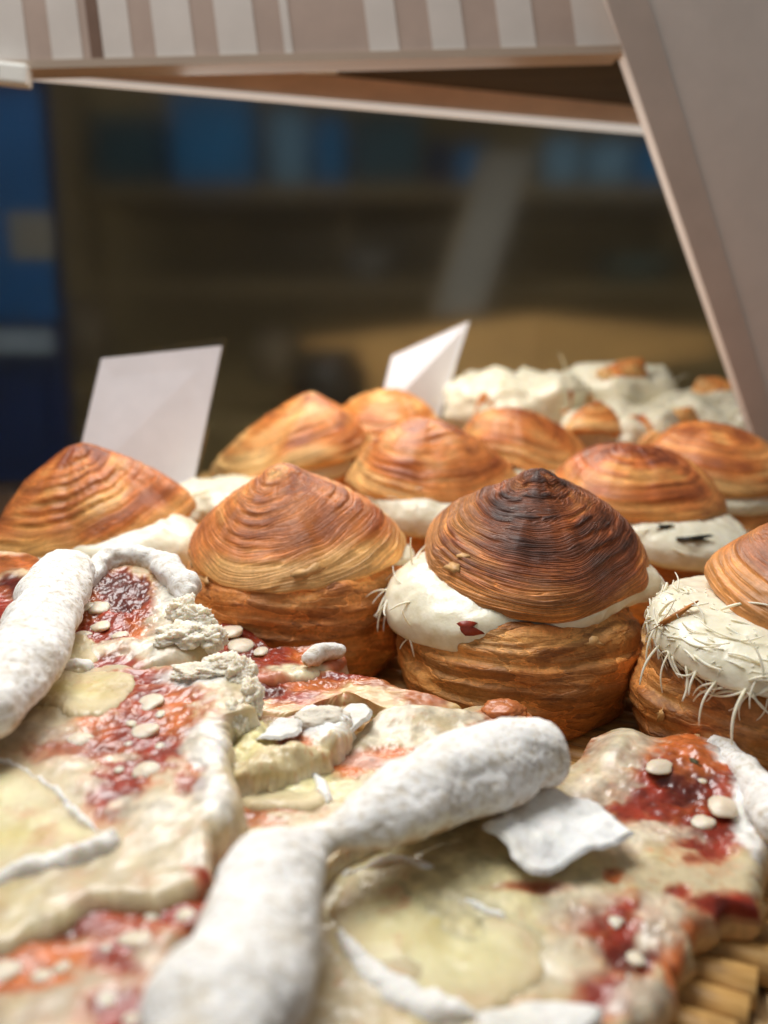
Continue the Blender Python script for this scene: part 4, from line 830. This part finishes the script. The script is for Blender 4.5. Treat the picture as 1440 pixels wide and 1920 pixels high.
for k, (u, v, dz, s) in enumerate(((452, 1262, -.1, (.45, .5, .5)), (470, 1290, -.4, (.35, .5, .6)), (420, 1250, .05, (.6, .5, .3)), (370, 1262, .05, (.7, .45, .22)), (440, 1320, -.5, (.4, .4, .5)))):
    chunk('torn_crumb', t, pl.hit(u, v)+np.array([0, 0, dz]), s, CRUMB, S(230, 220, 200), 100+k, .8, 90, 60, 2.6)

# rolled floured crust at the left border
pl = Plane(60, 1150, 4.7, 0.0, 0.1)
t = pz(pl, 'pizza piece at the left border with a rolled floury crust lying over the heap')
o, tz = slab('pizza_base', t, pl, [(-130, 1060), (-20, 1030), (60, 1032), (100, 1060), (90, 1110), (50, 1180), (0, 1260), (-130, 1300)], 1.2, base=S(226, 200, 160), paint=((40, 1050, 60, 16, ORANGE, .4), (20, 1100, 34, 26, SAUCED, .35), (0, 1140, 26, 26, SAUCE, .4), (-10, 1060, 40, 20, BROWN, .4), (60, 1042, 20, 10, BROWN, .4)), nt=240, nr=60, rag=.1, seed=43, relief=.12)
px_tube('crust', t, pl, [(152, 1052, 26), (130, 1070, 48), (104, 1110, 58), (76, 1170, 62), (40, 1240, 66), (0, 1300, 66), (-50, 1370, 60)], FLOUR, dz=.15, amp=.12, freq=1.2, seed=9, na=70, nl=150, flat=.8, wr=.14, cap=.8)

# bottom left piece
pl = Plane(180, 1760, 2.35, 0.0, 0.02)
t = pz(pl, 'blurred front pizza piece at lower left with red sauce smears under grey-white cheese')
o, tz = slab('pizza_base', t, pl, [(-90, 1670), (80, 1630), (230, 1600), (330, 1612), (392, 1650), (398, 1700), (350, 1750), (318, 1800), (306, 1850), (330, 1930), (240, 2010), (-90, 2060)], 1.4, base=S(190, 172, 146), paint=((170, 1712, 120, 34, SAUCE, .35), (330, 1690, 70, 34, SAUCE, .4), (370, 1660, 36, 26, SAUCE, .4), (60, 1780, 150, 46, ORANGE, .45), (240, 1785, 70, 36, SAUCE, .4), (120, 1740, 60, 24, SAUCED, .5, .6), (30, 1830, 110, 30, ORANGE, .4), (230, 1900, 60, 40, SAUCE, .4), (240, 1645, 120, 26, CH2, .2, .7, .08), (120, 1670, 90, 20, CH2, .2, .6, .06), (290, 1790, 40, 34, CH2, .15, .8, .08)), nt=360, nr=90, rag=.15, relief=.1, seed=47)
for a in ((8, 1812, 30, 22, 0), (118, 1808, 26, 18, .4), (80, 1822, 26, 20, 0), (268, 1752, 48, 22, .3), (200, 1768, 18, 12, 0), (190, 1868, 28, 20, 0), (234, 1846, 16, 12, 0), (250, 1905, 26, 20, 0), (345, 1710, 30, 16, 0), (285, 1715, 16, 10, 0), (310, 1690, 14, 8, 0)): dot(t, pl, tz, *a)

# ------------------------------------------------------------------ back of the shop, far out of focus
BLUE = m_simple('blue lacquer', S(10, 120, 180), 0.5, 0.4, 8, 0.25); BLUED = m_simple('deep blue lacquer', S(0, 26, 66), 0.5, 0.4, 8, 0.3)
BLUEL = m_simple('pale blue tin', S(120, 164, 192), 0.45, 0.4, 10, 0.2); TEAL = m_simple('dark teal tin', S(20, 66, 78), 0.5, 0.4, 10, 0.3)
PALE = m_simple('pale ceramic', S(112, 106, 94), 0.4, 0.4, 10, 0.05); BEIGE = m_simple('beige jar', S(100, 84, 58), 0.6, 0.3, 10, 0.15)
SHELFD = m_simple('dark shelf wood', S(126, 106, 68), 0.6, 0.3, 1.0, 0.3, 0, (3, 30, 30)); COUNTER = m_simple('tan counter wood', S(222, 172, 104), 0.5, 0.3, 1.0, 0.2, 0, (4, 40, 40))
CAPM = m_simple('dark cap', S(44, 40, 30), 0.5)
def boxpx(name, parent, u0, u1, v0, v1, Y, depth, mat, bev=0.3):
    a, b = at_y(u0, v0, Y), at_y(u1, v1, Y); b[0] = at_y(u1, (v0+v1)/2, Y)[0]; a[0] = at_y(u0, (v0+v1)/2, Y)[0]
    c = (a+b)/2; s = (b[0]-a[0], depth, a[2]-b[2])
    return bevbox(name, s, mat, parent, c+np.array([0, depth/2, 0])-base_of(parent), (0, 0, 0), bev)
cab = thing('blue_cabinet', at_y(20, 1000, 92), 'tall dark blue cabinet at the left border with a pale square notice', 'cabinet')
boxpx('cabinet_door', cab, -260, 100, -100, 1100, 92, 3, BLUED)
boxpx('notice', cab, 18, 98, 398, 486, 91.6, 0.3, PALE, 0.05)
boxpx('door_panel', cab, -200, 88, 170, 600, 91.4, 0.5, m_simple('cabinet blue', S(0, 66, 116), 0.5, 0.4, 8, 0.25), .1).location.y += 0.004
boxpx('handle_rail', cab, -260, 96, 618, 664, 90.6, 1.2, m_simple('grey rail', S(120, 130, 140), .4), .3)
boxpx('door_panel', cab, -200, 88, 700, 860, 91.4, 0.5, BLUED, .1)
post = thing('wooden_post', at_y(150, 1000, 150), 'dark wooden upright beside the blue cabinet', 'post')
boxpx('upright', post, 118, 172, -50, 1000, 150, 6, SHELFD)
YS = 146.0
shf = thing('wall_shelf', at_y(700, 352, YS), 'dark wall shelf carrying blue tins along the back', 'shelf')
boxpx('plank', shf, 172, 1500, 344, 372, YS-6, 28, SHELFD)
boxpx('bracket', shf, 640, 656, 372, 470, YS, 10, SHELFD); boxpx('bracket', shf, 1250, 1266, 372, 470, YS, 10, SHELFD)
GT = 'blue tins in a row on the wall shelf'
for k, (u0, u1, vt, m, lab, tin) in enumerate(((178, 300, 215, TEAL, 'dim teal box with a grey lid, leftmost on the wall shelf', 0), (326, 474, 175, BLUE, 'wide bright blue box, second from the left on the wall shelf', 0), (500, 580, 190, BLUEL, 'pale blue round tin right of the wide blue box', 1), (588, 652, 205, BLUE, 'narrow blue round tin left of the shelf middle', 1),
        (668, 790, 215, TEAL, 'broad teal box in the middle of the wall shelf', 0), (800, 842, 260, BLUED, 'small deep blue tin beside the broad teal box', 1), (852, 922, 270, BLUE, 'vivid blue round tin left of the grey reflection bar', 1), (1020, 1092, 250, BLUEL, 'pale blue-grey round tin right of the grey reflection bar', 1), (1102, 1196, 255, BLUEL, 'wide pale tin near the side board', 1), (1202, 1275, 262, BLUE, 'blue box half hidden by the side board', 0))):
    bt = at_y((u0+u1)/2, 344, YS); tp = at_y((u0+u1)/2, vt, YS); wd = at_y(u1, 344, YS)[0]-at_y(u0, 344, YS)[0]; h = tp[2]-bt[2]
    o = thing('storage_box' if not tin else 'storage_tin', bt+np.array([0, 0, .05]), lab, 'box' if not tin else 'tin', GT)
    if tin:
        lathe('body', [(0, 0), (wd*.48, 0), (wd*.5, .3), (wd*.5, h*.84), (wd*.46, h*.88), (0, h*.88)], m, o, (0, wd*.5, 0)); lathe('lid', [(0, h*.88), (wd*.4, h*.885), (wd*.4, h*.98), (wd*.36, h), (0, h)], TEAL, o, (0, wd*.5, 0))
    else:
        bevbox('body', (wd, 10, h*.86), m, o, (0, 5, h*.43), (0, 0, 0), .4); bevbox('lid', (wd*1.03, 10.4, h*.13), m, o, (0, 5, h*.93), (0, 0, 0), .3)
bar = thing('reflection_bar', at_y(835, 600, 120), 'dim grey bar standing in for a slanted glass reflection behind the pastries', 'bar')  # solid bar added in place of a diagonal reflection in glass
quadslab('reflection_face', [at_y(905, 285, 124), at_y(1000, 285, 124), at_y(905, 590, 118), at_y(805, 590, 118)], 2.0, m_simple('reflection grey', S(122, 116, 104), .6), bar, back)
quadslab('reflection_edge', [at_y(900, 285, 123.5), at_y(910, 285, 123.5), at_y(812, 590, 117.5), at_y(802, 590, 117.5)], .4, SHELFD, bar, back)
cnt = thing('back_counter', at_y(960, 720, 112), 'tan wooden counter ledge behind the cream heap', 'counter')
quadslab('counter_front', [at_y(540, 640, 122), at_y(1010, 590, 112), at_y(1010, 720, 112), at_y(540, 760, 122)], 4, COUNTER, cnt, back)
quadslab('counter_front', [at_y(1013, 590, 112), at_y(1345, 622, 118), at_y(1345, 668, 118), at_y(1013, 720, 112)], 4, COUNTER, cnt, back)
boxpx('leg', cnt, 1040, 1110, 700, 900, 118, 5, SHELFD); boxpx('leg', cnt, 640, 700, 720, 900, 124, 5, SHELFD)
low = thing('lower_shelf', at_y(800, 540, 150), 'dark lower shelf behind the reflection bar', 'shelf'); boxpx('plank', low, 172, 1500, 528, 552, 146, 26, SHELFD)
bw = thing('white_bowl', at_y(692, 528, 146.5), 'pale bowl in the dark, left of the reflection bar', 'bowl')
lathe('bowl', [(0, 0), (2.2, 0), (2.4, .5), (3.6, 2.5), (4.4, 5.0), (4.1, 5.0), (3.2, 2.4), (0, 1)], PALE, bw, (0, 4, 0))
tr = thing('metal_pan', at_y(1205, 528, 146.5), 'dim grey-green pan on the dark lower shelf near the side board', 'pan')
lathe('pan', [(0, 0), (5.6, 0), (6.8, 3.6), (7.2, 3.8), (7.2, 4.1), (6.5, 4.0), (5.4, .5), (0, .5)], m_simple('grey green metal', S(96, 112, 104), .4), tr, (0, 7, 0))
for (u, v, h, r, m, lab, nm) in ((168, 700, 9, 3.4, BEIGE, 'beige jar low beside the blue cabinet', 'jar'), (520, 720, 7, 3.6, BEIGE, 'small beige jar between the two cards', 'jar'), (620, 775, 8, 5.0, CAPM, 'dark round pot between the two cards', 'pot')):
    j = thing(nm, at_y(u, v, 118), lab, nm)
    lathe('body', [(0, 0), (r*.8, 0), (r, .8), (r, h*.75), (r*.7, h*.9), (r*.7, h)], m, j, (0, 0, 0)); lathe('lid', [(0, h*1.1), (r*.75, h*1.08), (r*.75, h*.97), (0, h*.97)], m, j, (0, 0, 0))
sd = thing('side_table', at_y(350, 780, 116), 'dark low table in the shadow behind the larger card', 'table')
tp = at_y(350, 775, 116)[2]-base_of(sd)[2]
bevbox('table_top', (62, 26, 2), SHELFD, sd, (0, 9, tp-2.2+.9), (0, 0, 0), .3)
for sx in (-28, 28):
    for sy in (0, 18): bevbox('leg', (2, 2, 40), SHELFD, sd, (sx, sy, tp-23.5), (0, 0, 0), .2)
